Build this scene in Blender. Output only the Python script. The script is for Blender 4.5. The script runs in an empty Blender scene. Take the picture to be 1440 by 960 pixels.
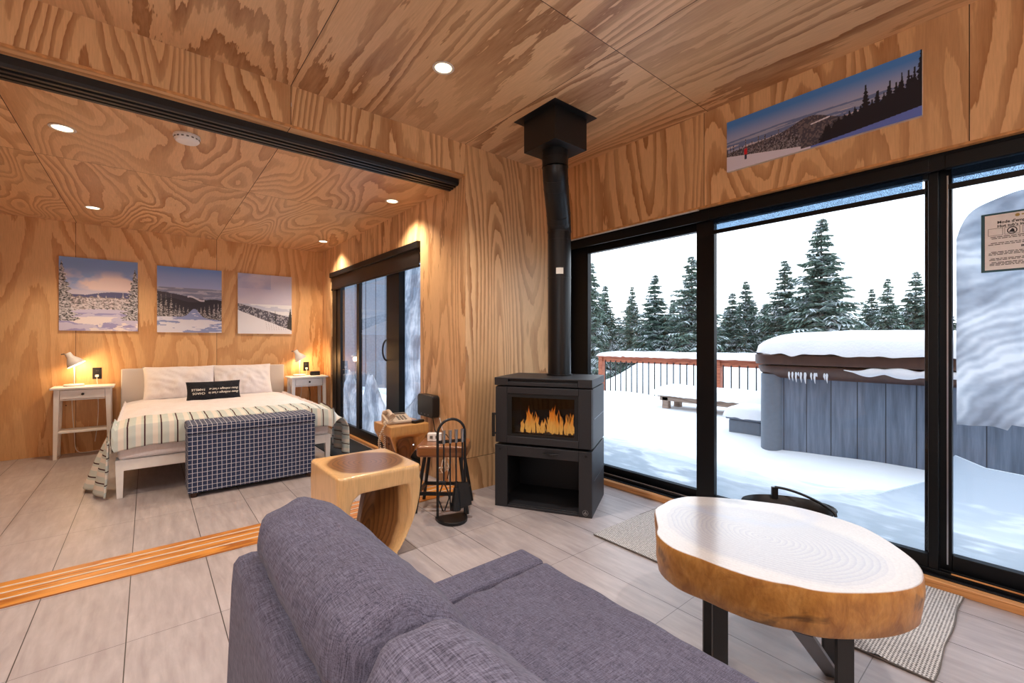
import bpy, bmesh, math, random
import numpy as np
from mathutils import Vector, Matrix, noise as mnoise
PI = math.pi
SC = bpy.context.scene
COL = SC.collection
R = math.radians
random.seed(7)

# ------------------------------------------------------------------ mesh builder
class MB:
    def __init__(s): s.v = []; s.f = []; s.mi = []; s.uv = []; s.m = Matrix.Identity(4)
    def add(s, vs, fs, mi=0, uvs=None):
        b = len(s.v)
        s.v += [tuple(s.m @ Vector(p)) for p in vs]
        for k, f in enumerate(fs):
            s.f.append([i + b for i in f]); s.mi.append(mi)
            s.uv.append(uvs[k] if uvs else None)
        return s
    def box(s, lo, hi, mi=0):
        x0, y0, z0 = lo; x1, y1, z1 = hi
        return s.add([(x0,y0,z0),(x1,y0,z0),(x1,y1,z0),(x0,y1,z0),(x0,y0,z1),(x1,y0,z1),(x1,y1,z1),(x0,y1,z1)],
                     [(0,3,2,1),(4,5,6,7),(0,1,5,4),(1,2,6,5),(2,3,7,6),(3,0,4,7)], mi)
    def loft(s, rings, mi=0, closed=True, caps=True):
        n = len(rings[0]); vs = [p for r in rings for p in r]; fs = []
        for i in range(len(rings) - 1):
            for j in range(n if closed else n - 1):
                k = (j + 1) % n
                fs.append((i*n+j, i*n+k, (i+1)*n+k, (i+1)*n+j))
        if caps: fs.append(tuple(range(n))[::-1]); fs.append(tuple((len(rings)-1)*n + j for j in range(n)))
        return s.add(vs, fs, mi)
    def prism(s, poly, z0, z1, mi=0):
        return s.loft([[(x,y,z0) for x,y in poly], [(x,y,z1) for x,y in poly]], mi)
    def lathe(s, prof, n=28, c=(0,0,0), mi=0, sx=1, sy=1, caps=True):
        rings = [[(c[0]+r*sx*math.cos(2*PI*k/n), c[1]+r*sy*math.sin(2*PI*k/n), c[2]+z) for k in range(n)] for r, z in prof]
        return s.loft(rings, mi, True, caps)
    def tube(s, pts, r, n=10, mi=0, caps=True, flat=None):
        pts = [Vector(p) for p in pts]; rings = []; up = None
        for i, p in enumerate(pts):
            t = (pts[min(i+1, len(pts)-1)] - pts[max(i-1, 0)]).normalized()
            if up is None: up = Vector((0,0,1)) if abs(t.z) < .9 else Vector((0,1,0))
            a = t.cross(up)
            if a.length < 1e-4: a = t.cross(Vector((1,0,0)))
            a.normalize(); b = a.cross(t).normalized(); up = b
            rr = r[i] if isinstance(r, (list, tuple)) else r
            ra, rb = (rr, rr) if flat is None else flat
            rings.append([tuple(p + a*math.cos(2*PI*k/n)*ra + b*math.sin(2*PI*k/n)*rb) for k in range(n)])
        return s.loft(rings, mi, True, caps)
    def grid(s, fn, nu, nv, mi=0, wu=False, wv=False, uv=False):
        cu = nu if wu else nu + 1; cv = nv if wv else nv + 1
        vs = [fn(i/nu, j/nv) for i in range(cu) for j in range(cv)]; fs = []; us = []
        for i in range(nu):
            for j in range(nv):
                i2 = (i+1) % cu; j2 = (j+1) % cv
                fs.append((i*cv+j, i2*cv+j, i2*cv+j2, i*cv+j2))
                us.append(((i/nu,j/nv),((i+1)/nu,j/nv),((i+1)/nu,(j+1)/nv),(i/nu,(j+1)/nv)))
        return s.add(vs, fs, mi, us if uv else None)
    def build(s, name, mats, parent=None, world=False, smooth=None, bevel=0, seg=2, sub=0, merge=False, rm=False):
        me = bpy.data.meshes.new(name)
        off = Vector((0,0,0))
        if world and parent is not None:
            q = parent
            while q.parent is not None: q = q.parent
            off = Vector(q.location)
        me.from_pydata([tuple(Vector(p) - off) for p in s.v], [], s.f)
        if not isinstance(mats, (list, tuple)): mats = [mats]
        for m in mats: me.materials.append(m)
        me.polygons.foreach_set('material_index', s.mi)
        if any(u is not None for u in s.uv):
            ul = me.uv_layers.new(name='UVMap')
            for p in me.polygons:
                u = s.uv[p.index]
                if u is None: continue
                for k, li in enumerate(p.loop_indices): ul.data[li].uv = u[k]
        bm = bmesh.new(); bm.from_mesh(me)
        if merge: bmesh.ops.remove_doubles(bm, verts=bm.verts, dist=1e-5)
        if not rm: bmesh.ops.recalc_face_normals(bm, faces=bm.faces)
        bm.to_mesh(me); bm.free()
        o = bpy.data.objects.new(name, me); COL.objects.link(o)
        if parent is not None: o.parent = parent
        if smooth is not None:
            for p in me.polygons: p.use_smooth = True
            me.set_sharp_from_angle(angle=R(smooth))
        if bevel:
            md = o.modifiers.new('bevel', 'BEVEL'); md.width = bevel; md.segments = seg; md.limit_method = 'ANGLE'; md.angle_limit = R(35)
            if smooth is None:
                for p in me.polygons: p.use_smooth = True
                me.set_sharp_from_angle(angle=R(40)); md.harden_normals = True
        if sub:
            md = o.modifiers.new('sub', 'SUBSURF'); md.levels = sub; md.render_levels = sub
        return o

def tag(o, label=None, cat=None, group=None, kind=None):
    if label: o['label'] = label
    if cat: o['category'] = cat
    if group: o['group'] = group
    if kind: o['kind'] = kind
    return o
def thing(name, label, cat, loc=(0,0,0), rz=0, group=None, kind=None):
    o = bpy.data.objects.new(name, None); COL.objects.link(o); o.location = loc; o.rotation_euler = (0,0,rz)
    o.empty_display_size = .05
    return tag(o, label, cat, group, kind)
def copy_tree(o, parent=None):
    c = o.copy(); COL.objects.link(c)
    if parent is not None: c.parent = parent
    for ch in [x for x in o.children]: copy_tree(ch, c)
    return c

# ------------------------------------------------------------------ materials
def hexc(h):
    h = h.lstrip('#'); r = [int(h[i:i+2], 16)/255 for i in (0,2,4)]
    return tuple((c/12.92 if c <= .04045 else ((c+.055)/1.055)**2.4) for c in r) + (1,)
class N:
    def __init__(s, name):
        s.mat = bpy.data.materials.new(name); s.mat.use_nodes = True; s.t = s.mat.node_tree; s.t.nodes.clear()
        s.out = s.t.nodes.new('ShaderNodeOutputMaterial')
    def n(s, typ, **kw):
        o = s.t.nodes.new('ShaderNode' + typ)
        for k, v in kw.items(): setattr(o, k, v)
        return o
    def L(s, a, b): s.t.links.new(a, b)
    def val(s, sock, x):
        if hasattr(x, 'is_linked') or hasattr(x, 'links'): s.L(x, sock)
        else: sock.default_value = x
    def math(s, op, a, b=None, c=None, clamp=False):
        m = s.n('Math', operation=op); m.use_clamp = clamp; s.val(m.inputs[0], a)
        if b is not None: s.val(m.inputs[1], b)
        if c is not None: s.val(m.inputs[2], c)
        return m.outputs[0]
    def coord(s, kind='Object', scale=(1,1,1), rot=(0,0,0), loc=(0,0,0)):
        tc = s.n('TexCoord'); mp = s.n('Mapping'); s.L(tc.outputs[kind], mp.inputs[0])
        mp.inputs['Scale'].default_value = scale; mp.inputs['Rotation'].default_value = rot; mp.inputs['Location'].default_value = loc
        return mp.outputs[0]
    def noise(s, vec, scale=5, detail=2, rough=.5, dist=0):
        o = s.n('TexNoise'); s.L(vec, o.inputs['Vector']); o.inputs['Scale'].default_value = scale
        o.inputs['Detail'].default_value = detail; o.inputs['Roughness'].default_value = rough; o.inputs['Distortion'].default_value = dist
        return o.outputs[0]
    def ramp(s, fac, stops, interp='LINEAR'):
        o = s.n('ValToRGB'); o.color_ramp.interpolation = interp; e = o.color_ramp.elements
        while len(e) < len(stops): e.new(.5)
        for k, (p, c) in enumerate(stops):
            e[k].position = p; e[k].color = c if isinstance(c, tuple) else (c,c,c,1)
        s.L(fac, o.inputs[0]); return o.outputs[0]
    def mix(s, f, a, b, blend='MIX'):
        o = s.n('Mix', data_type='RGBA', blend_type=blend); s.val(o.inputs[0], f); s.val(o.inputs[6], a); s.val(o.inputs[7], b); return o.outputs[2]
    def sep(s, vec):
        o = s.n('SeparateXYZ'); s.L(vec, o.inputs[0]); return o.outputs
    def bsdf(s, color, rough=.5, metal=0, bump=None, bstr=.2, bdist=.01, spec=.5, coat=0, coatr=.1, sheen=0, emis=None, estr=0, trans=0):
        b = s.n('BsdfPrincipled'); s.val(b.inputs['Base Color'], color); s.val(b.inputs['Roughness'], rough)
        b.inputs['Metallic'].default_value = metal; b.inputs['Specular IOR Level'].default_value = spec
        b.inputs['Coat Weight'].default_value = coat; b.inputs['Coat Roughness'].default_value = coatr; b.inputs['Sheen Weight'].default_value = sheen
        b.inputs['Transmission Weight'].default_value = trans
        if emis: b.inputs['Emission Color'].default_value = emis; b.inputs['Emission Strength'].default_value = estr
        if bump is not None:
            bp = s.n('Bump'); s.L(bump, bp.inputs['Height']); bp.inputs['Strength'].default_value = bstr; bp.inputs['Distance'].default_value = bdist
            s.L(bp.outputs[0], b.inputs['Normal'])
        s.L(b.outputs[0], s.out.inputs[0]); return s.mat
MAT = {}
def plain(name, h, rough=.5, metal=0, spec=.5, coat=0, var=.06, sc=30, **kw):
    n = N(name); c = hexc(h) if isinstance(h, str) else h
    nz = n.noise(n.coord('Object'), sc, 3)
    d = tuple(x*(1-var*1.6) for x in c[:3]) + (1,); l = tuple(min(1, x*(1+var)) for x in c[:3]) + (1,)
    col = n.ramp(nz, [(.3, d), (.7, l)])
    MAT[name] = n.bsdf(col, rough, metal, bump=nz, bstr=.05, bdist=.002, spec=spec, coat=coat, **kw); return MAT[name]

def plywood(name, light, dark, k=15, contrast=1.0, rough=.42, spec=.45, vs=.17, dist=.32, jag=1.15, sc=1.7, bandmin=.35):
    n = N(name)
    uv = n.coord('UV', (1, vs, 1)); uvf = n.coord('UV', (1, .05, 1)); uvl = n.coord('UV', (.8, .35, 1), loc=(3.3, 1.7, 0))
    a = n.noise(uv, sc, 1.6, .45, dist)
    j = n.noise(n.coord('UV', (1, .13, 1)), 17, 4, .62)
    h = n.math('MULTIPLY_ADD', a, k, n.math('MULTIPLY', n.math('SUBTRACT', j, .5), jag))
    fr = n.math('FRACT', h)
    band = n.ramp(fr, [(0, 0.0), (.46, .06), (.54, .55), (.72, .7), (.88, .9), (.945, 1.0), (.98, 0.0)])
    amp = n.ramp(n.noise(uvl, 2.2, 2), [(.3, bandmin), (.62, 1.0)])
    bm_ = n.math('MULTIPLY', band, amp)
    fib = n.noise(uvf, 150, 3, .65)
    col = n.mix(bm_, light, dark)
    tone = n.ramp(n.noise(uvl, 1.1, 2), [(.3, (.86,.82,.78,1)), (.7, (1.06,1.03,1.0,1))])
    col = n.mix(1.0, col, tone, 'MULTIPLY')
    fr2 = n.ramp(fib, [(.3, (.87,.85,.83,1)), (.7, (1.05,1.05,1.05,1))])
    col = n.mix(contrast, col, fr2, 'MULTIPLY')
    # small knots / filler dots
    vo = n.n('TexVoronoi'); n.L(n.coord('UV', (1, .9, 1)), vo.inputs['Vector']); vo.inputs['Scale'].default_value = 2.1
    kn = n.math('LESS_THAN', vo.outputs['Distance'], .012)
    col = n.mix(kn, col, hexc('#4a2a16'))
    MAT[name] = n.bsdf(col, rough, bump=n.math('ADD', band, fib), bstr=.04, bdist=.002, spec=spec)
    return MAT[name]
PLY = plywood('pine_plywood', hexc('#e9bf8e'), hexc('#a36d3f'), k=25, vs=.17, jag=.9)
PLY_SWIRL = plywood('pine_plywood_swirl', hexc('#e8bf90'), hexc('#b27c4d'), k=20, vs=.27, dist=.5, jag=.8, sc=1.7)
PLY_SOFT = plywood('pine_plywood_soft', hexc('#e6bb88'), hexc('#c48d58'), k=14, vs=.22, dist=.45, jag=1.0, sc=1.7)
PLY_STREAK = plywood('pine_plywood_streak', hexc('#e6c094'), hexc('#9c6c43'), k=20, vs=.10, dist=.3, jag=1.5, sc=1.6, bandmin=.25)
plain('groove', '#2b1a10', .9)
plain('ply_edge', '#c98f57', .6, var=.2)
def wood_board(name, light, dark, axis=0, rough=.4, coat=.0, k=9):
    n = N(name); s = [6, 6, 6]; s[axis] = .5
    a = n.noise(n.coord('Object', tuple(s)), 1.3, 3, .5, .6)
    fr = n.math('FRACT', n.math('MULTIPLY', a, k))
    s2 = [60, 60, 60]; s2[axis] = 2
    fib = n.noise(n.coord('Object', tuple(s2)), 2.5, 3, .6)
    col = n.mix(n.ramp(fr, [(0, 0.0), (.5, .3), (.9, 1.0), (1, 0.0)]), light, dark)
    col = n.mix(.8, col, n.ramp(fib, [(.3, (.8,.78,.75,1)), (.7, (1.08,1.08,1.08,1))]), 'MULTIPLY')
    MAT[name] = n.bsdf(col, rough, coat=coat, bump=fib, bstr=.06, bdist=.002); return MAT[name]
wood_board('oak_strip', hexc('#dc9440'), hexc('#a55f1f'), 0, .35)
wood_board('oak_sill', hexc('#dfa266'), hexc('#b0713c'), 1, .4)
wood_board('cedar', hexc('#b86b4c'), hexc('#8d452e'), 1, .6)
wood_board('weathered', hexc('#a58f80'), hexc('#86705f'), 1, .7)
wood_board('brown_seat', hexc('#99623a'), hexc('#74431f'), 0, .3, coat=.4)
plain('black_metal', '#101114', .42, .0, spec=.5, var=.1)
plain('black_frame', '#080a0e', .42, .0, spec=.3, var=.08)
plain('black_stove', '#2b2b2f', .5, .2, spec=.5, var=.06, sc=90)
plain('stove_dark', '#08080a', .7, .0)
plain('pipe_black', '#141518', .36, .3, spec=.5, var=.05)
plain('black_plastic', '#141417', .35)
plain('steel', '#b9bcc2', .28, 1.0, var=.03)
plain('dark_steel', '#5a6068', .3, 1.0, var=.03)
plain('white_paint', '#e9e6e4', .4, var=.02)
plain('white_plastic', '#efece8', .35, var=.02)
plain('beige_plastic', '#c9b8a6', .4, var=.03)
plain('key_grey', '#6d665f', .5)
plain('headboard_cloth', '#cfc6c0', .85, var=.03, sc=200)
plain('tub_rim', '#4a3028', .45, var=.1)
plain('tub_post', '#6c7683', .6, var=.04)
plain('dark_brown_wood', '#3a2015', .5)
plain('paper', '#e9e6dd', .8, var=.02)
plain('teal_border', '#2c5560', .4, var=.05)
plain('sign_paper', '#efeded', .6, var=.03)
plain('ink', '#2a2c33', .7)
plain('gold_ink', '#b59b5a', .6)
plain('logo_grey', '#8d8d90', .5)
plain('rim_grey', '#d8cfc4', .4)
plain('mat_black', '#1c1d20', .95, var=.2, sc=120)
plain('log_bark', '#3b2a20', .9, var=.3)
plain('shed_wall', '#6f7a88', .8, var=.1)
plain('wall_white', '#d9d0c6', .7, var=.02)

def cloth(name, c1, c2, sc=500, rough=.95, bstr=.25, big=.12):
    n = N(name)
    a = n.noise(n.coord('Object', (1, .05, 1)), sc, 2, .6); b = n.noise(n.coord('Object', (.05, 1, .05)), sc, 2, .6)
    c = n.noise(n.coord('Object', (.3, 1, .05)), sc, 2, .6)
    w = n.math('ADD', n.math('MULTIPLY', n.math('ADD', a, b), .35), n.math('MULTIPLY', c, .3))
    col = n.mix(n.ramp(w, [(.38, 0.0), (.62, 1.0)]), c1, c2)
    bg = n.noise(n.coord('Object'), 3, 3)
    col = n.mix(1, col, n.ramp(bg, [(.3, (1-big,)*3+(1,)), (.7, (1+big*.5,)*3+(1,))]), 'MULTIPLY')
    MAT[name] = n.bsdf(col, rough, bump=w, bstr=bstr, bdist=.002, sheen=.04, spec=.15); return MAT[name]
cloth('sofa_cloth', hexc('#3a3644'), hexc('#737083'), 620, bstr=.18, big=.07)
cloth('sofa_cloth_coarse', hexc('#3d3a48'), hexc('#7d7a8e'), 480, bstr=.25, big=.07)
cloth('white_linen', hexc('#e6dfe0'), hexc('#f2edee'), 300, bstr=.08, big=.03)
cloth('black_cloth', hexc('#202126'), hexc('#35363d'), 400, bstr=.1)
n = N('bark_table_side')   # orange-brown edge of the slab
a = n.noise(n.coord('Object', (4, 4, 3)), 4, 4, .6, .8); b = n.noise(n.coord('Object', (40, 40, 14)), 3, 3)
st = n.noise(n.coord('Object', (3, 3, 5)), 2.0, 3, .6, .8)
col = n.ramp(a, [(.28, hexc('#9a6127')), (.5, hexc('#bd833e')), (.72, hexc('#d19a55'))])
col = n.mix(n.ramp(b, [(.4, .0), (.7, .35)]), col, hexc('#8a5522'))
col = n.mix(n.ramp(st, [(.60, .0), (.70, .75)]), col, hexc('#4a3320'))
MAT['slab_side'] = n.bsdf(col, .42, bump=a, bstr=.3, bdist=.01, coat=.25, coatr=.25)
def ringwood(name, center, ab, inner, outer, ringc, edge=.8, k=16, rough=.25, coat=.6, soft=.06, coatr=.12, rot=0, zs=0.0, knot=None, rmix=.75):
    n = N(name)
    v = n.coord('Object', (1/ab[0], 1/ab[1], 1), loc=(-center[0]/ab[0], -center[1]/ab[1], 0))
    x, y, z = n.sep(v)
    d = n.math('SQRT', n.math('ADD', n.math('MULTIPLY', x, x), n.math('MULTIPLY', y, y)))
    nz = n.noise(n.coord('Object'), 3.2, 3, .5, .3)
    d2 = n.math('ADD', d, n.math('MULTIPLY', n.math('SUBTRACT', nz, .5), .32))
    if zs: d2 = n.math('ADD', d2, n.math('MULTIPLY', n.sep(n.coord('Object'))[2], zs))
    rg = n.math('FRACT', n.math('MULTIPLY', d2, k))
    wv = n.ramp(rg, [(0, 0.0), (.5, .35), (.85, 1.0), (1, 0.0)])
    heart = n.ramp(d2, [(edge-soft, 0.0), (edge+soft, 1.0)])
    fib = n.noise(n.coord('Object', (40, 40, 3)), 4, 3)
    ci = n.mix(n.math('MULTIPLY', wv, rmix), inner, ringc)
    co = n.mix(n.math('MULTIPLY', wv, .12), outer, ringc)
    col = n.mix(heart, ci, co)
    col = n.mix(.7, col, n.ramp(fib, [(.3, (.85,.83,.8,1)), (.7, (1.08,1.08,1.08,1))]), 'MULTIPLY')
    if knot:
        kx, ky, kz = n.sep(n.coord('Object', loc=(-knot[0], -knot[1], 0)))
        kd = n.math('ADD', n.math('SQRT', n.math('ADD', n.math('MULTIPLY', kx, kx), n.math('MULTIPLY', n.math('MULTIPLY', ky, ky), .5))), n.math('MULTIPLY', n.math('SUBTRACT', n.noise(n.coord('Object'), 14, 3), .5), .06))
        col = n.mix(n.ramp(kd, [(.0, .9), (.022, .65), (.05, .2), (.13, .0)]), col, hexc('#5b4a4e'))
        col = n.mix(n.ramp(n.math('ABSOLUTE', n.math('SUBTRACT', kd, .20)), [(.0, .38), (.035, .0)]), col, hexc('#8a90ac'))
    MAT[name] = n.bsdf(col, rough, coat=coat, coatr=coatr, bump=fib, bstr=.03, bdist=.002)
    return MAT[name]
# floor tiles
def tiles(name, x0, y0, tx=.305, ty=.61):
    n = N(name); v = n.coord('Object'); x, y, z = n.sep(v)
    def seam(s, o, t, w):
        q = n.math('ABSOLUTE', n.math('SUBTRACT', n.math('FRACT', n.math('ADD', n.math('DIVIDE', n.math('SUBTRACT', s, o), t), .5)), .5))
        return n.math('LESS_THAN', q, w / t / 2)
    sx = seam(x, x0, tx, .0034); sy = seam(y, y0, ty, .0028)
    g = n.math('MAXIMUM', sx, n.math('MULTIPLY', sy, .7))
    cx = n.math('FLOOR', n.math('DIVIDE', n.math('SUBTRACT', x, x0), tx)); cy = n.math('FLOOR', n.math('DIVIDE', n.math('SUBTRACT', y, y0), ty))
    wn = n.n('TexWhiteNoise', noise_dimensions='2D'); cb = n.n('CombineXYZ'); n.L(cx, cb.inputs[0]); n.L(cy, cb.inputs[1]); n.L(cb.outputs[0], wn.inputs[0])
    st = n.noise(n.coord('Object', (1, .16, 1)), 26, 4, .6, .3); st2 = n.noise(n.coord('Object', (.2, 1, 1)), 14, 3, .6)
    col = n.mix(n.ramp(st, [(.3, 0.0), (.7, 1.0)]), hexc('#9c9190'), hexc('#b9afae'))
    col = n.mix(n.ramp(st2, [(.35, .0), (.75, .35)]), col, hexc('#a2979a'))
    col = n.mix(1, col, n.ramp(wn.outputs[0], [(0, (.94,.94,.94,1)), (1, (1.04,1.04,1.04,1))]), 'MULTIPLY')
    col = n.mix(g, col, hexc('#3c3733'))
    MAT[name] = n.bsdf(col, n.ramp(st, [(.2, .34), (.8, .5)]), bump=n.math('SUBTRACT', 1, g), bstr=.3, bdist=.002, spec=.5)
tiles('tile_living', -.065, 2.245); tiles('tile_bedroom', -.065, 3.74)
# rug
n = N('rug_weave'); x, y, z = n.sep(n.coord('Object'))
wv = n.math('SINE', n.math('MULTIPLY', y, 2*PI/.0105)); wx = n.math('SINE', n.math('ADD', n.math('MULTIPLY', x, 2*PI/.013), n.math('MULTIPLY', n.math('FLOOR', n.math('DIVIDE', y, .0105)), PI)))
nz = n.noise(n.coord('Object'), 90, 3)
w = n.math('MULTIPLY_ADD', n.math('ADD', wv, wx), .25, n.math('MULTIPLY', nz, .8))
col = n.ramp(w, [(.15, hexc('#6c6866')), (.4, hexc('#b9b3b0')), (.75, hexc('#dcd8d4'))])
MAT['rug_weave'] = n.bsdf(col, .95, bump=w, bstr=.6, bdist=.004, spec=.1)
plain('rug_edge', '#6a6460', .95)
# trunk grid fabric: object coords, trunk local frame
n = N('trunk_cloth'); x, y, z = n.sep(n.coord('Object'))
nz = n.noise(n.coord('Object'), 9, 2)
def gl(s, t, w, off=0):
    q = n.math('ABSOLUTE', n.math('SUBTRACT', n.math('FRACT', n.math('ADD', n.math('DIVIDE', n.math('ADD', s, n.math('MULTIPLY', nz, .004)), t), off)), .5))
    return n.math('LESS_THAN', q, w/t/2)
geo = n.n('NewGeometry'); nx, ny, nzz = n.sep(geo.outputs['Normal'])
gx = n.math('MULTIPLY', gl(x, .0305, .0032), n.math('LESS_THAN', n.math('ABSOLUTE', nx), .7))
gz = n.math('MULTIPLY', gl(z, .0335, .0032), n.math('LESS_THAN', n.math('ABSOLUTE', nzz), .7))
gy = n.math('MULTIPLY', gl(y, .0305, .0032), n.math('LESS_THAN', n.math('ABSOLUTE', ny), .7))
g = n.math('MAXIMUM', gx, n.math('MAXIMUM', gz, gy))
fn = n.noise(n.coord('Object'), 160, 3)
col = n.mix(n.ramp(fn, [(.3, 0.0), (.7, 1.0)]), hexc('#1f2841'), hexc('#3a4666'))
col = n.mix(g, col, hexc('#c9cbd6'))
MAT['trunk_cloth'] = n.bsdf(col, .9, bump=fn, bstr=.15, bdist=.002, spec=.2)
# striped blanket : uv.x = metres across bed
n = N('striped_cloth'); x, y, z = n.sep(n.coord('UV'))
fr = n.math('FRACT', n.math('DIVIDE', x, .098))
col = n.ramp(fr, [(0, hexc('#c8d0cb')), (.38, hexc('#c4cfce')), (.42, hexc('#e2dcd4')), (.70, hexc('#e2dcd4')), (.74, hexc('#c6cfca')), (.88, hexc('#c6cfca')), (.89, hexc('#431d28')), (.97, hexc('#431d28')), (.98, hexc('#c9cfc4'))])
fn = n.noise(n.coord('Object'), 120, 3)
MAT['striped_cloth'] = n.bsdf(col, .9, bump=fn, bstr=.15, bdist=.002, spec=.2)
# snow
def snow(name, translucent=0, c='#f2f5fa'):
    n = N(name)
    a = n.noise(n.coord('Object'), 3, 4, .55); b = n.noise(n.coord('Object'), 60, 3)
    bp = n.n('Bump'); n.L(n.math('MULTIPLY_ADD', b, .25, a), bp.inputs['Height']); bp.inputs['Strength'].default_value = .35; bp.inputs['Distance'].default_value = .03
    d = n.n('BsdfPrincipled'); d.inputs['Base Color'].default_value = hexc(c); d.inputs['Roughness'].default_value = .8; d.inputs['Specular IOR Level'].default_value = .25
    n.L(bp.outputs[0], d.inputs['Normal'])
    if translucent:
        t = n.n('BsdfTranslucent'); m = n.n('MixShader'); m.inputs[0].default_value = translucent
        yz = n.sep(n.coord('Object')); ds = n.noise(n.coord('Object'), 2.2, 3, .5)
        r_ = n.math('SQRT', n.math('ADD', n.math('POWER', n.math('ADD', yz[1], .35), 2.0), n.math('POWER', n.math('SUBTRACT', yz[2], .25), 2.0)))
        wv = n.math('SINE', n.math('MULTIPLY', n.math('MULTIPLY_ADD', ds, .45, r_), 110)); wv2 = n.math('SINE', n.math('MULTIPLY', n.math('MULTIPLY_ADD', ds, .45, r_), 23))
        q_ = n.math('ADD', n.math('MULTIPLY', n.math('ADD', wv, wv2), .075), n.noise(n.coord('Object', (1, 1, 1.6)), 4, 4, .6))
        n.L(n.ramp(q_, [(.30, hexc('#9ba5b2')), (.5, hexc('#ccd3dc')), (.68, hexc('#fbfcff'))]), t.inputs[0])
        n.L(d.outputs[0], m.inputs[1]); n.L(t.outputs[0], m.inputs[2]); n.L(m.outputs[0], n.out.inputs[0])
    else: n.L(d.outputs[0], n.out.inputs[0])
    MAT[name] = n.mat
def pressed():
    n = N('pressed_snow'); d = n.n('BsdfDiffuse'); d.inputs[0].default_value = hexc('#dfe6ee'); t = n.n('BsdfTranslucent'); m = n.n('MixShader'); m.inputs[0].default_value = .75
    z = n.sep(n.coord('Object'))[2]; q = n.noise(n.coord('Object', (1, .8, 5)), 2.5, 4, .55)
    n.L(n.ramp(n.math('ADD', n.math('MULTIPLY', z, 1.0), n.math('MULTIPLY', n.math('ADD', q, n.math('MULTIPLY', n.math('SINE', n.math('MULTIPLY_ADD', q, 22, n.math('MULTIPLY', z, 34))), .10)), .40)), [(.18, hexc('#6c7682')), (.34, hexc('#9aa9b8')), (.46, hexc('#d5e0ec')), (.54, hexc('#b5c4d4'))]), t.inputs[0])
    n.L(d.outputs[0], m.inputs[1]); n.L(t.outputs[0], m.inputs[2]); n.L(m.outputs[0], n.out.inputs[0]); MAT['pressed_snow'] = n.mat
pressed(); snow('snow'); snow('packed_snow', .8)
# glass
def glass(name, tint=(.97,.985,1,1), f0=1.45, extra=0, rough=0.0):
    n = N(name); t = n.n('BsdfTransparent'); t.inputs[0].default_value = tint
    g = n.n('BsdfGlossy'); g.inputs['Roughness'].default_value = rough
    fr = n.n('Fresnel'); fr.inputs[0].default_value = f0; m = n.n('MixShader')
    ge = n.n('NewGeometry'); fac = n.math('MULTIPLY', n.math('ADD', fr.outputs[0], extra, clamp=True), n.math('SUBTRACT', 1, ge.outputs['Backfacing']))
    n.L(fac, m.inputs[0]); n.L(t.outputs[0], m.inputs[1]); n.L(g.outputs[0], m.inputs[2]); n.L(m.outputs[0], n.out.inputs[0])
    MAT[name] = n.mat
glass('window_glass'); glass('stove_glass', (.55,.5,.47,1)); glass('door_glass', (.95,.97,1,1), 1.5, .02)
n = N('shade_fabric'); t = n.n('BsdfTransparent'); t.inputs[0].default_value = (.50,.62,.75,1); d = n.n('BsdfDiffuse'); d.inputs[0].default_value = hexc('#2f4258'); m = n.n('MixShader')
q = n.noise(n.coord('Object'), 300, 1); n.L(n.ramp(q, [(.4, .05), (.6, .5)]), m.inputs[0]); n.L(t.outputs[0], m.inputs[1]); n.L(d.outputs[0], m.inputs[2]); n.L(m.outputs[0], n.out.inputs[0])
MAT['shade_fabric'] = n.mat
# emitters
def emit(name, c, s):
    n = N(name); e = n.n('Emission'); e.inputs[0].default_value = c; e.inputs[1].default_value = s; n.L(e.outputs[0], n.out.inputs[0]); MAT[name] = n.mat
emit('globe_glow', (1, .95, .9, 1), 3); emit('lamp_glow', (1, .80, .52, 1), 5); emit('bulb_glow', (1, .78, .45, 1), 12)
n = N('flame'); x, y, z = n.sep(n.coord('Object')); nz = n.noise(n.coord('Object', (30, 30, 6)), 2.2, 2)
h = n.math('ADD', n.math('DIVIDE', n.math('SUBTRACT', z, .55), .22), n.math('MULTIPLY', n.math('SUBTRACT', nz, .5), .9))
col = n.ramp(h, [(0, (1, .55, .12, 1)), (.35, (1, .33, .03, 1)), (.8, (.75, .13, .01, 1)), (1, (.35, .04, .0, 1))])
e = n.n('Emission'); n.L(col, e.inputs[0]); e.inputs[1].default_value = 1.5; t = n.n('BsdfTransparent'); m = n.n('MixShader')
n.L(n.ramp(n.noise(n.coord('Object', (45, 45, 9), loc=(3,1,2)), 1.8, 3, .6), [(.36, .05), (.56, .95)]), m.inputs[0]); n.L(t.outputs[0], m.inputs[1]); n.L(e.outputs[0], m.inputs[2]); n.L(m.outputs[0], n.out.inputs[0])
MAT['flame'] = n.mat
# needles with snow; greens paled to put distance haze into the colour
n = N('spruce'); geo = n.n('NewGeometry'); nx, ny, nz = n.sep(geo.outputs['True Normal'])
a = n.noise(n.coord('Object'), 2.3, 3); b = n.noise(n.coord('Object'), 22, 2)
col = n.ramp(b, [(.3, hexc('#445852')), (.7, hexc('#788b7c'))])
sn = n.math('MULTIPLY', n.ramp(n.math('ABSOLUTE', nz), [(.45, 0.0), (.8, 1.0)]), n.ramp(n.math('ADD', a, n.math('MULTIPLY', b, .5)), [(.74, 0.0), (.86, .85)]))
col = n.mix(sn, col, hexc('#e8eef6'))
MAT['spruce'] = n.bsdf(col, .8, spec=.2)
plain('bark', '#6a625c', .9, var=.3, sc=12)
n = N('print'); at = n.n('VertexColor'); at.layer_name = 'print'
MAT['print'] = n.bsdf(at.outputs[0], .6, spec=.3)
plain('canvas_side', '#cfc9c4', .8)
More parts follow.
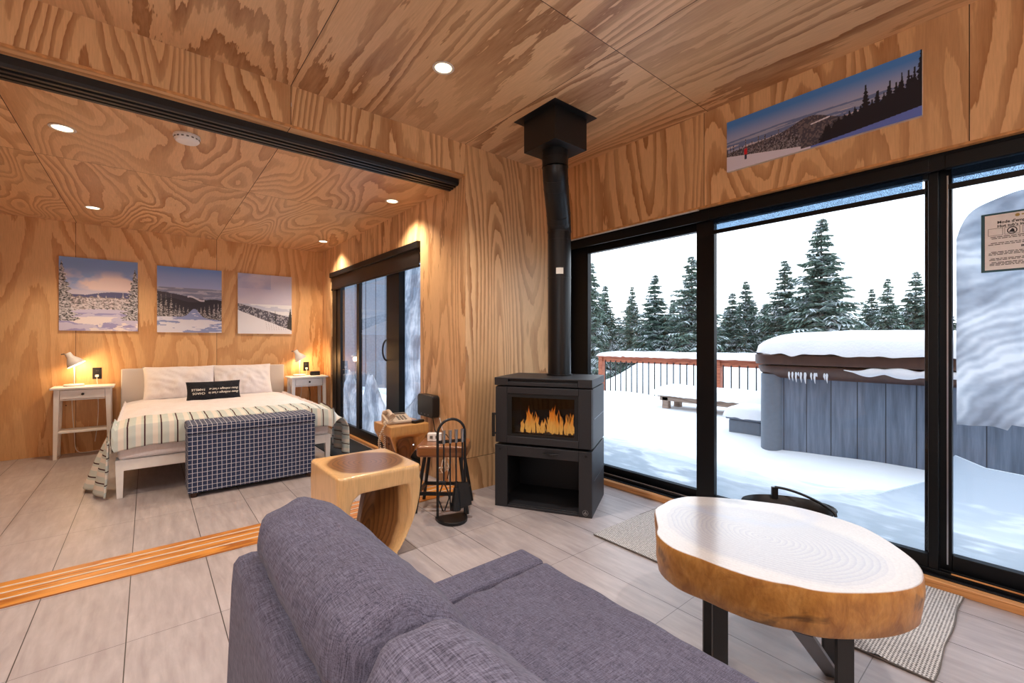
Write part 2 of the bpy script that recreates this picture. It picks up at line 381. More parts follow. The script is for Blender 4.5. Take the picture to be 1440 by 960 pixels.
# hot tub planks
n = N('tub_plank'); x, y, z = n.sep(n.coord('Object'))
def sm(s, o, t, w): 
    q = n.math('ABSOLUTE', n.math('SUBTRACT', n.math('FRACT', n.math('ADD', n.math('DIVIDE', n.math('SUBTRACT', s, o), t), .5)), .5)); return n.math('LESS_THAN', q, w/t/2)
g = sm(y, 1.333, .1755, .007)
st = n.noise(n.coord('Object', (8, 8, .6)), 4, 4, .6)
col = n.ramp(st, [(.3, hexc('#566273')), (.7, hexc('#78869a'))]); col = n.mix(g, col, hexc('#2c333d'))
MAT['tub_plank'] = n.bsdf(col, .6, bump=st, bstr=.1, bdist=.004)
ringwood('stool_wood', (0, -.01), (.262, .268), hexc('#936338'), hexc('#dfb47c'), hexc('#55331c'), edge=.79, k=9, rough=.3, coat=.5)
ringwood('stool_wood_far', (0, .02), (.17, .175), hexc('#8a5c34'), hexc('#cf9d60'), hexc('#5d3a20'), edge=.78, k=7, rough=.35, coat=.4)

# ------------------------------------------------------------------ setting
def sheet(name, o, ud, vd, ulen, vlen, useams, vseams, holes=(), thick=.1, nrm=None, mat=PLY, flipgrain=False):
    """A plywood-clad slab. o = corner, ud / vd unit directions, vd is the grain direction."""
    o = Vector(o); ud = Vector(ud); vd = Vector(vd); nrm = Vector(nrm)   # nrm points into the room
    G = .0035
    def cuts(L, seams, hs):
        c = {0.0, L}
        for s_ in seams: c |= {s_ - G/2, s_ + G/2}
        for h in hs: c |= {h[0], h[1]}
        return sorted(c)
    us = cuts(ulen, useams, [(h[0], h[1]) for h in holes]); vs = cuts(vlen, vseams, [(h[2], h[3]) for h in holes])
    mb = MB(); rng = random.Random(name)
    cell = {}
    def panel(u, v):
        k = (sum(1 for s_ in useams if u > s_), sum(1 for s_ in vseams if v > s_))
        if k not in cell: cell[k] = (rng.uniform(0, 40), rng.uniform(0, 40))
        return cell[k]
    ins = lambda u, v: any(h[0] < u < h[1] and h[2] < v < h[3] for h in holes)
    for i in range(len(us)-1):
        for j in range(len(vs)-1):
            u0, u1, v0, v1 = us[i], us[i+1], vs[j], vs[j+1]; um, vm = (u0+u1)/2, (v0+v1)/2
            if ins(um, vm): continue
            gr = any(abs(um - s_) < G/2 for s_ in useams) or any(abs(vm - s_) < G/2 for s_ in vseams)
            du, dv = panel(um, vm)
            P = [o + ud*a + vd*b for a, b in ((u0,v0),(u1,v0),(u1,v1),(u0,v1))]
            uvq = tuple((a+du, b+dv) for a, b in ((u0,v0),(u1,v0),(u1,v1),(u0,v1)))
            mb.add([tuple(p) for p in P], [(0,1,2,3)], 1 if gr else 0, [uvq])
            Q = [p - nrm*thick for p in P]
            mb.add([tuple(p) for p in Q], [(3,2,1,0)], 2)
            # rims where the neighbour is missing
            for (a, b, uu, vv) in ((0,1,um,v0-1e-4),(1,2,u1+1e-4,vm),(2,3,um,v1+1e-4),(3,0,u0-1e-4,vm)):
                if uu < 0 or vv < 0 or uu > ulen or vv > vlen or ins(uu, vv):
                    k = 2 if not ins(uu, vv) else 0
                    w = (P[a]-P[b]).length
                    mb.add([tuple(P[a]), tuple(P[b]), tuple(Q[b]), tuple(Q[a])], [(0,1,2,3)], k, [((du,dv),(du,dv+w),(du+thick,dv+w),(du+thick,dv))])
    ob = mb.build(name, [mat, MAT['groove'], MAT['ply_edge']], merge=True, rm=True)
    tag(ob, kind='structure'); return ob
XB, YB, YF, XL = 1.87, 6.41, 2.84, -2.3      # bedroom side wall, bed wall, bulkhead plane, left wall
XW, YN = 2.83, -3.3                           # window wall, near wall behind the camera
HB, HL = 2.378, 2.653
sheet('wall_bed', (XL, YB, 0), (1,0,0), (0,0,1), XB-XL+.1, HB+.1, [-.577-XL-1.22 if -.577-XL-1.22 > 0 else 9, -.577-XL, .643-XL], [], nrm=(0,-1,0), mat=PLY_SOFT)
sheet('wall_bedroom_right', (XB, YF+.0005, 0), (0,1,0), (0,0,1), YB-YF, HB+.06, [], [], holes=[(3.56-YF, 6.06-YF, -.001, 2.05)], nrm=(-1,0,0), thick=.14, mat=PLY_STREAK)
sheet('wall_partition', (XB+.002, YF, 0), (1,0,0), (0,0,1), XW-XB+.118, HL, [], [.255], nrm=(0,-1,0), thick=.1)
sheet('wall_window_header', (XW, YN, 2.04), (0,1,0), (0,0,1), YF-YN, HL-2.04, [.235-YN+1.22*k for k in (-2,-1,0,1)], [], nrm=(-1,0,0), thick=.14)
sheet('ceiling', (XL, YN, HL), (1,0,0), (0,1,0), XW-XL+.1, YF-YN+.2, [.65-XL-1.22, .65-XL, XB-XL], [1.43-YN], nrm=(0,0,-1), thick=.08, mat=PLY_STREAK)
sheet('ceiling_bedroom', (XL, 3.09, HB), (1,0,0), (0,1,0), XB-XL, YB-3.09, [-.57-XL, .64-XL], [4.2-3.09], nrm=(0,0,-1), thick=.08, mat=PLY_SWIRL)
b = MB(); rng = random.Random(3)
xs = [XL, -.57, .65, XB]
for i in range(3):
    du = rng.uniform(0, 30); x0, x1 = xs[i]+.002, xs[i+1]-(.002 if i < 2 else 0); L = x1-x0
    b.add([(x0,YF,2.411),(x1,YF,2.411),(x1,YF,HL),(x0,YF,HL)], [(0,1,2,3)], 0, [((du,0),(du+L,0),(du+L,.25),(du,.25))])
    b.add([(x0,YF,2.411),(x1,YF,2.411),(x1,YF+.25,2.411),(x0,YF+.25,2.411)], [(3,2,1,0)], 0, [((3,du),(3,du+L),(3.25,du+L),(3.25,du))][::-1])
    b.add([(x1,YF+.25,HL),(x0,YF+.25,HL),(x0,YF+.25,2.411),(x1,YF+.25,2.411)], [(0,1,2,3)], 0)
    if i < 2: b.add([(x1,YF+.001,2.411),(x1+.004,YF+.001,2.411),(x1+.004,YF+.001,HL),(x1,YF+.001,HL)], [(0,1,2,3)], 1); b.add([(x1,YF,2.412),(x1+.004,YF,2.412),(x1+.004,YF+.25,2.412),(x1,YF+.25,2.412)], [(3,2,1,0)], 1)
tag(b.build('wall_bulkhead', [PLY, MAT['groove']], rm=True), kind='structure')
b = MB().box((XL, YF-.004, 2.409), (XB, YF+.008, 2.4225))
tag(b.build('trim_1', MAT['ply_edge'], bevel=.002), kind='structure')
b = MB().box((2.826, YN, 2.030), (2.86, YF, 2.0425))
tag(b.build('trim_2', MAT['ply_edge'], bevel=.002), kind='structure')
tag(MB().box((2.829, 1.5, 2.0235), (2.85, 2.80, 2.0295)).build('trim_3', MAT['rim_grey']), kind='structure')
tag(MB().box((XL, YN, -.12), (XW+.2, 2.87, 0)).build('floor', MAT['tile_living']), kind='structure')
tag(MB().box((XL, 3.165, -.12), (XB+.25, YB+.1, 0)).build('floor_bedroom', MAT['tile_bedroom']), kind='structure')
# threshold strip with sliding-door grooves
b = MB()
for y0, y1 in ((2.87, 2.952), (2.962, 3.025), (3.035, 3.098), (3.108, 3.165)): b.box((XL, y0, -.1), (XB, y1, .006))
thr = b.build('trim_4', MAT['oak_strip'], bevel=.0015); tag(thr, kind='structure')
b = MB()
for y0, y1 in ((2.952, 2.962), (3.025, 3.035), (3.098, 3.108)): b.box((XL, y0, -.1), (XB, y1, .008))
tag(b.build('trim_5', MAT['rim_grey']), kind='structure')
# wooden sills
tag(MB().box((2.83, YN, 0), (2.872, YF-.0, .04)).build('trim_6', MAT['oak_sill'], bevel=.004), kind='structure')
tag(MB().box((XB-.008, 3.54, 0), (XB+.03, 6.07, .03)).build('trim_7', MAT['oak_sill'], bevel=.004), kind='structure')
# left and near walls (behind the viewpoint); the left opening is added for fill daylight
sheet('wall_left', (XL, YN, 0), (0,1,0), (0,0,1), YB-YN, HL, [1.22*k for k in range(1,8)], [], holes=[(1.6, 3.6, .9, 2.1)], nrm=(1,0,0), thick=.12)
sheet('wall_near', (XL, YN, 0), (1,0,0), (0,0,1), XW-XL+.15, HL, [1.22*k for k in range(1,5)], [], nrm=(0,1,0), thick=.12)
w4 = thing('window_3', 'black framed window in the left wall', 'window'); w4['kind'] = 'structure'; del w4['label']; del w4['category']  # added unseen side window, lets fill daylight in onto the sofa
b = MB(); X0 = XL-.1
for lo, hi in (((X0,-1.7,.9),(X0+.06,-1.64,2.1)), ((X0,.24,.9),(X0+.06,.3,2.1)), ((X0,-1.64,.9),(X0+.06,.24,.96)), ((X0,-1.64,2.04),(X0+.06,.24,2.1)), ((X0,-.73,.96),(X0+.06,-.67,2.04))): b.box(lo, hi)
b.build('window_frame', MAT['black_frame'], w4, bevel=.003)
MB().box((X0+.02,-1.64,.96),(X0+.03,.24,2.04)).build('pane', MAT['window_glass'], w4)

# ---- sliding window wall
def sash(parent, x, y0, y1, z0, z1, sw=.06, rail=.07, d=.045, gm='window_glass', top=None, yw=None):
    t = top or rail
    b = MB()
    l, r_ = (sw, sw) if yw is None else yw
    b.box((x,y0,z0),(x+d,y0+l,z1)); b.box((x,y1-r_,z0),(x+d,y1,z1)); b.box((x,y0+l,z0),(x+d,y1-r_,z0+rail)); b.box((x,y0+l,z1-t),(x+d,y1-r_,z1))
    s_ = b.build('sash', MAT['black_frame'], parent, bevel=.003)
    MB().box((x+d*.4,y0+l,z0+rail),(x+d*.4+.006,y1-r_,z1-t)).build('pane', MAT[gm], s_)
    return s_
def slider(name, yA, splits, yB):
    w = thing(name, 'x', 'x', (0,0,0)); del w['label']; del w['category']; w['kind'] = 'structure'
    b = MB()
    b.box((2.872, yA, 0), (3.02, yB, .045)); b.box((2.885, yA, 1.985), (3.02, yB, 2.04)); b.box((2.875, yA, .045), (3.02, yA+.03, 1.985)); b.box((2.885, yB-.075, .045), (3.02, yB, 1.985))
    b.box((2.90, yA, .045), (2.907, yB, .062)); b.box((2.935, yA, .045), (2.94, yB, .062)); b.box((2.872, yA, 1.955), (2.885, yB, 2.04))
    b.build('window_frame', MAT['black_frame'], w, bevel=.003)
    return w
w1 = slider('window_1', -.95, None, YF)
sash(w1, 2.958, 1.49, 2.765, .05, 1.985, yw=(.062, .20), top=.07, rail=.065)
sash(w1, 2.912, .345, 1.552, .045, 1.985, yw=(.036, .124), top=.05, rail=.078, d=.04)
sash(w1, 2.958, -.92, .40, .05, 1.985, yw=(.06, .097), top=.05, rail=.08)
tag(MB().box((2.9095,.311,.10),(2.9125,.316,1.93)).build('seal_strip', MAT['steel'], w1))
tag(MB().box((2.908,1.60,.066),(2.912,2.70,.072)).build('track_edge', MAT['steel'], w1))
tag(MB().box((2.9,-.92,.06),(2.904,.30,.066)).build('track_edge', MAT['oak_sill'], w1))
w2 = slider('window_2', YN, None, -.95)
sash(w2, 2.958, -2.15, -.98, .05, 1.985); sash(w2, 2.912, YN+.03, -2.1, .05, 1.985)
# roller shades
for (ya, yb, lab) in ((.40, 1.428, 'black roller shade rolled up over the middle window pane'), (-.9, .30, 'black roller shade rolled up over the right-hand window pane')):
    t = thing('roller_shade', lab, 'window shade', (2.905, (ya+yb)/2, 1.86), 0, 'roller shades on the window wall')
    MB().box((2.868, ya-.03, 1.955), (2.908, yb+.02, 2.022)).build('cassette', MAT['black_frame'], t, world=True, bevel=.006)
    MB().box((2.905, ya, 1.885), (2.9065, yb, 1.96)).build('shade_cloth', MAT['shade_fabric'], t, world=True)
    MB().box((2.897, ya-.01, 1.862), (2.911, yb+.01, 1.888)).build('bottom_bar', MAT['black_frame'], t, world=True, bevel=.003)

# ---- bedroom sliding door
d1 = thing('door_1', 'x', 'x', (0,0,0)); del d1['label']; del d1['category']; d1['kind'] = 'structure'
b = MB(); xd = 1.90
b.box((xd, 3.60, 0.0), (xd+.10, 6.03, .04)); b.box((xd, 3.60, 1.98), (xd+.10, 6.03, 2.045)); b.box((xd, 3.565, 0), (xd+.10, 3.60, 2.045)); b.box((xd-.01, 5.90, .04), (xd+.10, 6.055, 1.98))
b.build('door_frame', MAT['black_frame'], d1, bevel=.003)
def dsash(x, y0, y1, l, r_, rail=.09):
    return sash(d1, x, y0, y1, .04, 1.98, rail=rail, gm='door_glass', yw=(l, r_), d=.04)
s_ = dsash(xd+.0, 4.06, 5.92, .30, .15)
MB().box((xd, 5.12, .13), (xd+.04, 5.21, 1.91)).build('mullion', MAT['black_frame'], s_, bevel=.003)
b = MB(); hb = []
for k in range(13):
    a = -PI/2 + PI*k/12; hb.append((xd-.006-.045*math.cos(a), 4.33+.0*k, 1.06+.105*math.sin(a)))
b.tube(hb, .009, 8); b.build('door_handle', MAT['black_metal'], s_, smooth=50)
dsash(xd+.045, 3.60, 4.30, .03, .2)
t = thing('roller_shade', 'dark roller shade lowered a hand wide above the bedroom sliding door', 'window shade', (1.88, 4.8, 1.82))
MB().box((1.845, 3.575, 1.985), (1.895, 6.04, 2.046)).build('cassette', MAT['black_frame'], t, world=True, bevel=.004)
MB().box((1.872, 3.59, 1.835), (1.876, 6.03, 1.99)).build('shade_cloth', MAT['black_plastic'], t, world=True)
MB().box((1.866, 3.585, 1.818), (1.882, 6.035, 1.838)).build('bottom_bar', MAT['black_frame'], t, world=True, bevel=.003)

# ---- overhead sliding partition track
b = MB()
prof = [(2.925,2.411),(2.925,2.375),(2.935,2.362),(2.955,2.362),(2.955,2.385),(2.968,2.385),(2.968,2.356),(2.990,2.356),(2.990,2.385),(3.003,2.385),(3.003,2.352),(3.026,2.352),(3.026,2.385),(3.038,2.385),(3.038,2.350),(3.062,2.350),(3.075,2.362),(3.075,2.411)]
b.loft([[(x, y, z) for y, z in prof] for x in (XL+.02, XB-.005)])
t = b.build('ceiling_track', MAT['black_metal']); tag(t, 'long black grooved sliding door track under the plywood bulkhead', 'track')

# ---- downlights
def downlight(x, y, z, label, group, energy, col, first=[None]):
    if first[0] is None:
        t = thing('downlight', label, 'ceiling light', (x,y,z), 0, group)
        MB().lathe([(.044,-.001),(.058,-.001),(.060,-.004),(.056,-.007),(.046,-.005),(.044,-.001)], 32, caps=False).build('trim_ring', MAT['rim_grey'], t, smooth=40)
        MB().lathe([(.0445,-.0035),(.0445,-.0005)], 32).build('diffuser', MAT['lamp_glow'], t, smooth=40)
        first[0] = t
    else:
        t = copy_tree(first[0]); t.location = (x,y,z)
    t['label'] = label; t['group'] = group
    ld = bpy.data.lights.new('downlight_beam', 'SPOT'); ld.energy = energy; ld.color = col; ld.spot_size = R(125); ld.spot_blend = .7; ld.shadow_soft_size = .045
    lo = bpy.data.objects.new('downlight_beam', ld); COL.objects.link(lo); lo.location = (x, y, z-.02)
    return t
WARM = (1, .79, .56); MID = (1, .95, .90)
for (x, y, lab) in ((-.38, 3.61, 'round lit ceiling downlight nearest the track on the left of the bedroom'), (-.39, 5.58, 'round lit ceiling downlight above the left nightstand'),
                    (1.65, 3.66, 'round lit ceiling downlight above the router by the bedroom door'), (1.66, 5.67, 'round lit ceiling downlight above the right nightstand')):
    downlight(x, y, HB, lab, 'bedroom downlights', 66, WARM)
downlight(1.253, 2.12, HL, 'round lit ceiling downlight in the living room ceiling', 'living room downlights', 100, MID)
for (x, y) in ((-.9, 2.0), (1.253, -.1), (-.9, -.1), (1.253, -2.2), (-.9, -2.2)):  # added downlights out of view that raise the room's brightness
    downlight(x, y, HL, 'round ceiling downlight behind the viewpoint', 'living room downlights', 100, MID)

for (x, y, lab) in ((-.7, -.9, 'white globe pendant lamp behind the viewpoint on the left'), (1.5, -1.9, 'white globe pendant lamp behind the viewpoint by the window')):  # added unseen globe lamps, there only to brighten ceiling and room
    t = thing('pendant_lamp', lab, 'pendant lamp', (x, y, 1.95), 0, 'globe pendant lamps')
    MB().lathe([(.0,-.12),(.06,-.104),(.104,-.06),(.12,0),(.104,.06),(.06,.104),(.03,.116)], 28, caps=False).build('globe', MAT['globe_glow'], t, smooth=80)
    MB().tube([(0,0,.11),(0,0,HL-1.95)], .004, 6).build('cord', MAT['black_plastic'], t); MB().lathe([(.05,HL-1.95-.02),(.05,HL-1.95-.0005)], 20).build('canopy', MAT['black_metal'], t, smooth=40)
    ld = bpy.data.lights.new('pendant_light', 'POINT'); ld.energy = 95; ld.color = (1,.97,.95); ld.shadow_soft_size = .14
    lo = bpy.data.objects.new('pendant_light', ld); COL.objects.link(lo); lo.location = (x, y, 1.95)
# smoke detector
t = thing('smoke_detector', 'round white smoke detector on the bedroom ceiling', 'smoke detector', (.18, 3.28, HB))
MB().lathe([(.066,0),(.068,-.008),(.068,-.014)], 36).build('mounting_plate', MAT['white_plastic'], t, smooth=40)
b = MB().lathe([(.062,-.014),(.063,-.028),(.055,-.038),(.03,-.042),(.0,-.042)], 36, caps=False)
b.build('cover', MAT['white_plastic'], t, smooth=40)
b = MB()
for k in range(16):
    a = 2*PI*k/16; b.m = Matrix.Rotation(a, 4, 'Z'); b.box((.058, -.006, -.026), (.0645, .006, -.018))
b.build('vent_slots', MAT['key_grey'], t)

# ------------------------------------------------------------------ printed canvases
def vnoise(x, y, seed=0):
    x = np.asarray(x, float); y = np.asarray(y, float)
    xi = np.floor(x).astype(int); yi = np.floor(y).astype(int); xf = x-xi; yf = y-yi
    def h(a, b):
        q = np.sin(a*127.1 + b*311.7 + seed*74.7)*43758.5453; return q - np.floor(q)
    u = xf*xf*(3-2*xf); v = yf*yf*(3-2*yf)
    return (h(xi,yi)*(1-u)+h(xi+1,yi)*u)*(1-v) + (h(xi,yi+1)*(1-u)+h(xi+1,yi+1)*u)*v
def fbm(x, y, seed=0, o=4):
    s = 0; a = .5
    for k in range(o): s = s + a*vnoise(x*2**k, y*2**k, seed+k); a *= .5
    return s
def lin(h): return np.array(hexc(h)[:3])
def blend(img, m, c): m = np.clip(m, 0, 1)[..., None]; return img*(1-m) + (c if isinstance(c, np.ndarray) and c.ndim > 1 else np.asarray(c))*m
def sm3(q, t, a, b):
    k = np.clip((q-t)/.3+.5, 0, 1)[..., None]; return b*(1-k)+a*k
def tree_mask(U, V, cx, base, top, w, seed):
    t = (V-base)/(top-base); lim = w*(1-t)*(.55+.45*np.abs(np.sin(t*38+seed))) * (.7+.6*vnoise(V*90, U*40, seed))
    return ((t > 0) & (t < 1) & (np.abs(U-cx) < np.maximum(lim, .003))).astype(float)
def paint(kind, U, V, asp):
    img = np.zeros(U.shape+(3,))
    if kind == 1:
        img = blend(img+lin('#a3b3dc'), np.clip(V*1.2-.2, 0, 1), lin('#7f9fd8'))
        cl = np.clip((fbm(U*3+2, V*5, 3)-.32)*5, 0, 1)*np.clip(1-abs(V-.66)/.2, 0, 1)*1.6; img = blend(img, cl, lin('#e8d3d2'))
        img = blend(img, (V < .56)*1., lin('#c9c3d6')); hill = .5+.05*np.sin((U-.35)*4)*(U > .3)-.0
        img = blend(img, (V < hill)*1., lin('#5c5f86')); img = blend(img, (V < .45+.05*fbm(U*20, V*4, 5))*1., lin('#8b8287'))
        spk = fbm(U*55+V*30, V*110, 8, 3)*1.1
        img = blend(img, ((V < .46) & (spk > .5))*1., lin('#d8cfd4')); 
        for cx, w, top in ((.25,.06,.5),(.38,.07,.48),(.48,.08,.55),(.58,.05,.5),(.7,.07,.5),(.8,.09,.55)):
            m = tree_mask(U, V, cx, .22, top, w, cx*50); img = blend(img, m, sm3(spk, .42, lin('#cfc8cf'), lin('#4d4a4c')))
        img = blend(img, (V < .27+.05*fbm(U*6, U*0, 4))*1., lin('#c9c4de')); img = blend(img, ((V < .25) & (fbm(U*5, V*16, 11) > .5))*1., lin('#a09ccb')); img = blend(img, ((V < .2) & (fbm(U*4, V*14, 12) > .55))*1., lin('#ece2e4'))
        for cx, w, top, ba in ((.03,.24,.95,.13),(.96,.2,.9,.15)):
            m = tree_mask(U, V, cx, ba, top, w, cx*9); img = blend(img, m, sm3(spk, .5, lin('#d5d2da'), lin('#37373a')))
    elif kind == 2:
        img = blend(img+lin('#b9c4ea'), np.clip((V-.6)*2.6, 0, 1), lin('#7398dc'))
        img = blend(img, (V < .69)*1., lin('#8d95b4')); img = blend(img, ((V < .69) & (fbm(U*3, V*26, 2) > .5))*1., lin('#b8bcd2'))
        hill = .62-.16*U+.0*U+.02*fbm(U*14, V*0, 3); img = blend(img, (V < hill)*1., lin('#4b4a58')); img = blend(img, (V < .5+.03*np.sin(U*9))*1., lin('#3b3b47'))
        img = blend(img, (np.abs(V-(.53+.03*np.sin(U*16))) < .014)*((U > .45) & (U < .72)), lin('#d8d8e6'))
        spk = fbm(U*55+V*30, V*120, 4, 3)*1.1
        for k in range(16):
            cx = k/15; d = abs(cx-.55); top = .36+.30*d+(.12 if cx < .25 else 0)
            m = tree_mask(U, V, cx+.01*math.sin(k*5), .2, top, .05, k*3.3); img = blend(img, m, sm3(spk, .55, lin('#c8c6cc'), lin('#4a494c')))
        sl = .24+.13*np.exp(-((U-.56)/.10)**2)-.12*np.clip(U-.6, 0, 1); img = blend(img, (V < sl)*1., lin('#dfe0ee')); img = blend(img, ((V < sl) & (fbm(U*3+V*4, V*18, 6) > .5))*1., lin('#8f9cca'))
    elif kind == 3:
        img = blend(img+lin('#c4c2dc'), np.clip(fbm(U*2, V*4, 5)*1.6-.4, 0, 1), lin('#dcd6e2')); img = blend(img, ((V > .75) & (U < .6))*np.clip(fbm(U*3, V*6, 9)*2-.6, 0, 1), lin('#9aa4cf'))
        img = blend(img, (V < .5)*1., lin('#c5cbe0')); img = blend(img, ((V < .5) & (fbm(U*3, V*20, 3) > .5))*1., lin('#e4e6f0'))
        hill = .5-.22*U; img = blend(img, (V < hill - .05*(1-U)*0)*1., lin('#5b5a68')); img = blend(img, ((V < hill) & (vnoise(U*60, V*60, 2) > .6))*1., lin('#a7a7b4'))
        img = blend(img, tree_mask(U, V, .97, .08, .45, .09, 2), lin('#3c3d40')); img = blend(img, tree_mask(U, V, .68, .22, .4, .02, 4), lin('#3c3d40'))
        img = blend(img, (V < .38-.33*U + .02*fbm(U*8, V, 2))*1., lin('#e9e9f2')); tw = (np.abs(np.sin(U*70+V*12)) < .12) & (U > .5) & (V < .2) & (V > .06); img = blend(img, tw*.7, lin('#6a6468'))
    else:
        img = blend(img+lin('#c2b9c6'), np.clip((V-.42)*2.1, 0, 1), lin('#4d86cf'))
        far = .62-.05*np.abs(U-.35)*2; img = blend(img, (V < far)*1., lin('#6d7ca6')); img = blend(img, ((V < far-.03) & (fbm(U*5, V*30, 3) > .5))*1., lin('#9ea3bf')); img = blend(img, ((V < far-.1) & (fbm(U*6+3, V*24, 7) > .58))*1., lin('#c9bfc6'))
        hill = .36+.22*np.exp(-((U-.5)/.12)**2)*.8+.05*np.sin(U*5); img = blend(img, (V < hill)*1., lin('#4a4652')); img = blend(img, ((V < hill) & (vnoise(U*130, V*40, 5) > .55))*1., lin('#6e6468'))
        img = blend(img, (np.abs(V-.42-.35*(U-.52)) < .012)*((U > .5) & (U < .6)), lin('#dcd8e2'))
        spk = vnoise(U*260, V*70, 9)
        for k in range(22):
            cx = k*.02+.005; m = tree_mask(U, V, cx, .05, .45+.1*math.sin(k*2.3)*math.cos(k), .013, k); img = blend(img, m, sm3(spk, .6, lin('#9a95a0'), lin('#35333a')))
        img = blend(img, ((V < .34-.1*U) & (spk > .6) & (U < .45))*1., lin('#8d8890'))
        for k in range(26):
            cx = .58+k*.0165+.006*math.sin(k*4.1); m = tree_mask(U, V, cx, .03, .30+.50*((cx-.56)/.44)**1.2+.10*math.sin(k*3.1)*math.sin(k*1.3)+(.22 if k in (11, 25) else 0), .05+.015*math.sin(k*2), k); img = blend(img, m, lin('#211f27'))
        img = blend(img, ((U > .6) & (V < .26+(U-.6)*.75+.03*np.sin(U*60)) & (V > .04))*1., lin('#23212a'))
        sn = .30-.35*U; sn = np.where(U < .45, .30-.5*U, .03+.30*np.clip(U-.5, 0, 1)**1.3); img = blend(img, (V < sn)*1., np.where((U > .5)[..., None], lin('#6478c8'), lin('#dcd9ea')))
        img = blend(img, ((np.abs(U-.125) < .009) & (V > .24) & (V < .36))*1., lin('#d82a35')); img = blend(img, ((np.abs(U-.125) < .006) & (V > .15) & (V <= .24))*1., lin('#3a3a50')); img = blend(img, ((np.abs(U-.126) < .004) & (V > .36) & (V < .40))*1., lin('#8a2a35'))
    return img
def canvas(name, label, c, ud, nrm, w, h, kind, nu, nv, group=None, th=.022):
    """stretched canvas print; ud = its left-to-right direction, nrm = towards the viewer."""
    t = thing(name, label, 'picture', c, 0, group)
    ud = Vector(ud); nrm = Vector(nrm); up = Vector((0,0,1))
    f = lambda a, b, d: tuple(ud*(a-.5)*w + up*(b-.5)*h + nrm*d)
    b = MB(); b.add([f(0,0,0),f(1,0,0),f(1,1,0),f(0,1,0),f(0,0,th),f(1,0,th),f(1,1,th),f(0,1,th)], [(0,1,2,3),(4,5,6,7),(0,1,5,4),(1,2,6,5),(2,3,7,6),(3,0,4,7)])
    b.build('stretcher_frame', MAT['canvas_side'], t)
    b = MB(); b.grid(lambda u, v: f(u, v, th+.0008), nu, nv)
    o = b.build('print', MAT['print'], t)
    U = np.repeat(np.arange(nu+1)/nu, nv+1); V = np.tile(np.arange(nv+1)/nv, nu+1)
    img = paint(kind, U.reshape(nu+1, nv+1), V.reshape(nu+1, nv+1), w/h).reshape(-1, 3)
    ca = o.data.color_attributes.new('print', 'FLOAT_COLOR', 'POINT')
    ca.data.foreach_set('color', np.concatenate([img, np.ones((len(img), 1))], 1).ravel().astype(np.float32))
    return t
g = 'square snow landscape prints above the bed'
canvas('canvas_print', 'square winter print with snowy firs on both sides and pink clouds', (-.392, YB, 1.64), (1,0,0), (0,-1,0), .612, .755, 1, 180, 200, g)
canvas('canvas_print', 'square winter print of a ski run between dark forests, middle of three', (.385, YB, 1.63), (1,0,0), (0,-1,0), .612, .75, 2, 180, 200, g)
canvas('canvas_print', 'square winter print of a bare white slope under pale sky', (1.165, YB, 1.625), (1,0,0), (0,-1,0), .612, .752, 3, 180, 200, g)
canvas('canvas_print', 'long panoramic print with a skier in red above the window wall', (XW, .842, 2.366), (0,-1,0), (-1,0,0), .908, .31, 4, 420, 150)

# ------------------------------------------------------------------ text helper
def text_into(mb, s, size, mat4, mi=0, shear=0, align='LEFT', bold=0):
    cu = bpy.data.curves.new('t', 'FONT'); cu.body = s; cu.size = size; cu.shear = shear; cu.align_x = align; cu.offset = bold; cu.resolution_u = 2
    o = bpy.data.objects.new('t', cu); COL.objects.link(o)
    dg = bpy.context.evaluated_depsgraph_get(); me = bpy.data.meshes.new_from_object(o.evaluated_get(dg))
    vs = [tuple(mat4 @ v.co) for v in me.vertices]; fs = [tuple(p.vertices) for p in me.polygons]
    mb.add(vs, fs, mi)
    bpy.data.objects.remove(o); bpy.data.curves.remove(cu); bpy.data.meshes.remove(me)
def plane_mat(o, ud, vd):
    ud = Vector(ud).normalized(); vd = Vector(vd).normalized(); w = ud.cross(vd)
    return Matrix(((ud.x,vd.x,w.x,o[0]),(ud.y,vd.y,w.y,o[1]),(ud.z,vd.z,w.z,o[2]),(0,0,0,1)))

# sign on the right pane
SY, SW = .207, .37
t = thing('sign_board', 'framed hot tub instruction sign stuck inside the right-hand window pane', 'sign', (2.945, .02, 1.595))
MB().box((2.944, SY-SW, 1.463), (2.954, SY, 1.727)).build('board', MAT['teal_border'], t, world=True, bevel=.002)
MB().box((2.9425, SY-SW+.006, 1.472), (2.9439, SY-.012, 1.718)).build('sheet', MAT['sign_paper'], t, world=True)
b = MB(); pm = lambda a, z: plane_mat((2.9418, SY-a, z), (0,-1,0), (0,0,1))
text_into(b, "Mode d'emploi du spa", .0165, pm(.05, 1.677), 0, bold=.0005); text_into(b, "Hot tub's instructions", .0165, pm(.05, 1.66), 0, bold=.0005)
text_into(b, "IMPORTANT", .013, pm(.12, 1.565), 0, bold=.0005)
rs = random.Random(5)
for z in (1.617,1.610,1.590,1.583,1.550,1.544,1.538,1.520,1.514,1.503,1.497,1.491):
    x = .022+rs.uniform(0,.012)
    while x < .32:
        w = rs.uniform(.006,.02); b.box((2.9418, SY-x-w, z), (2.9422, SY-x, z+.0028)); x += w+.003
b.build('lettering', MAT['ink'], t, world=True)
b = MB()
for a in (.022, .072, .125): 
    for lo, hi in (((0,.0),(.045,.0012)), ((0,.031),(.045,.0322)), ((0,0),(.0012,.032)), ((.0438,0),(.045,.032))):
        b.box((2.9418, SY-a-hi[0], 1.625+lo[1]), (2.9423, SY-a-lo[0], 1.625+hi[1]))
b.m = plane_mat((2.9416, SY-.0945, 1.641), (0,-1,0), (0,0,1))
b.lathe([(.0135,0),(.0155,0)], 24, caps=False); b.lathe([(.012,0),(.0135,.0003)], 24, caps=False); b.add([(-.010,-.006,0),(.008,-.010,0),(.006,.004,0),(.0,.009,0)], [(0,1,2,3)])
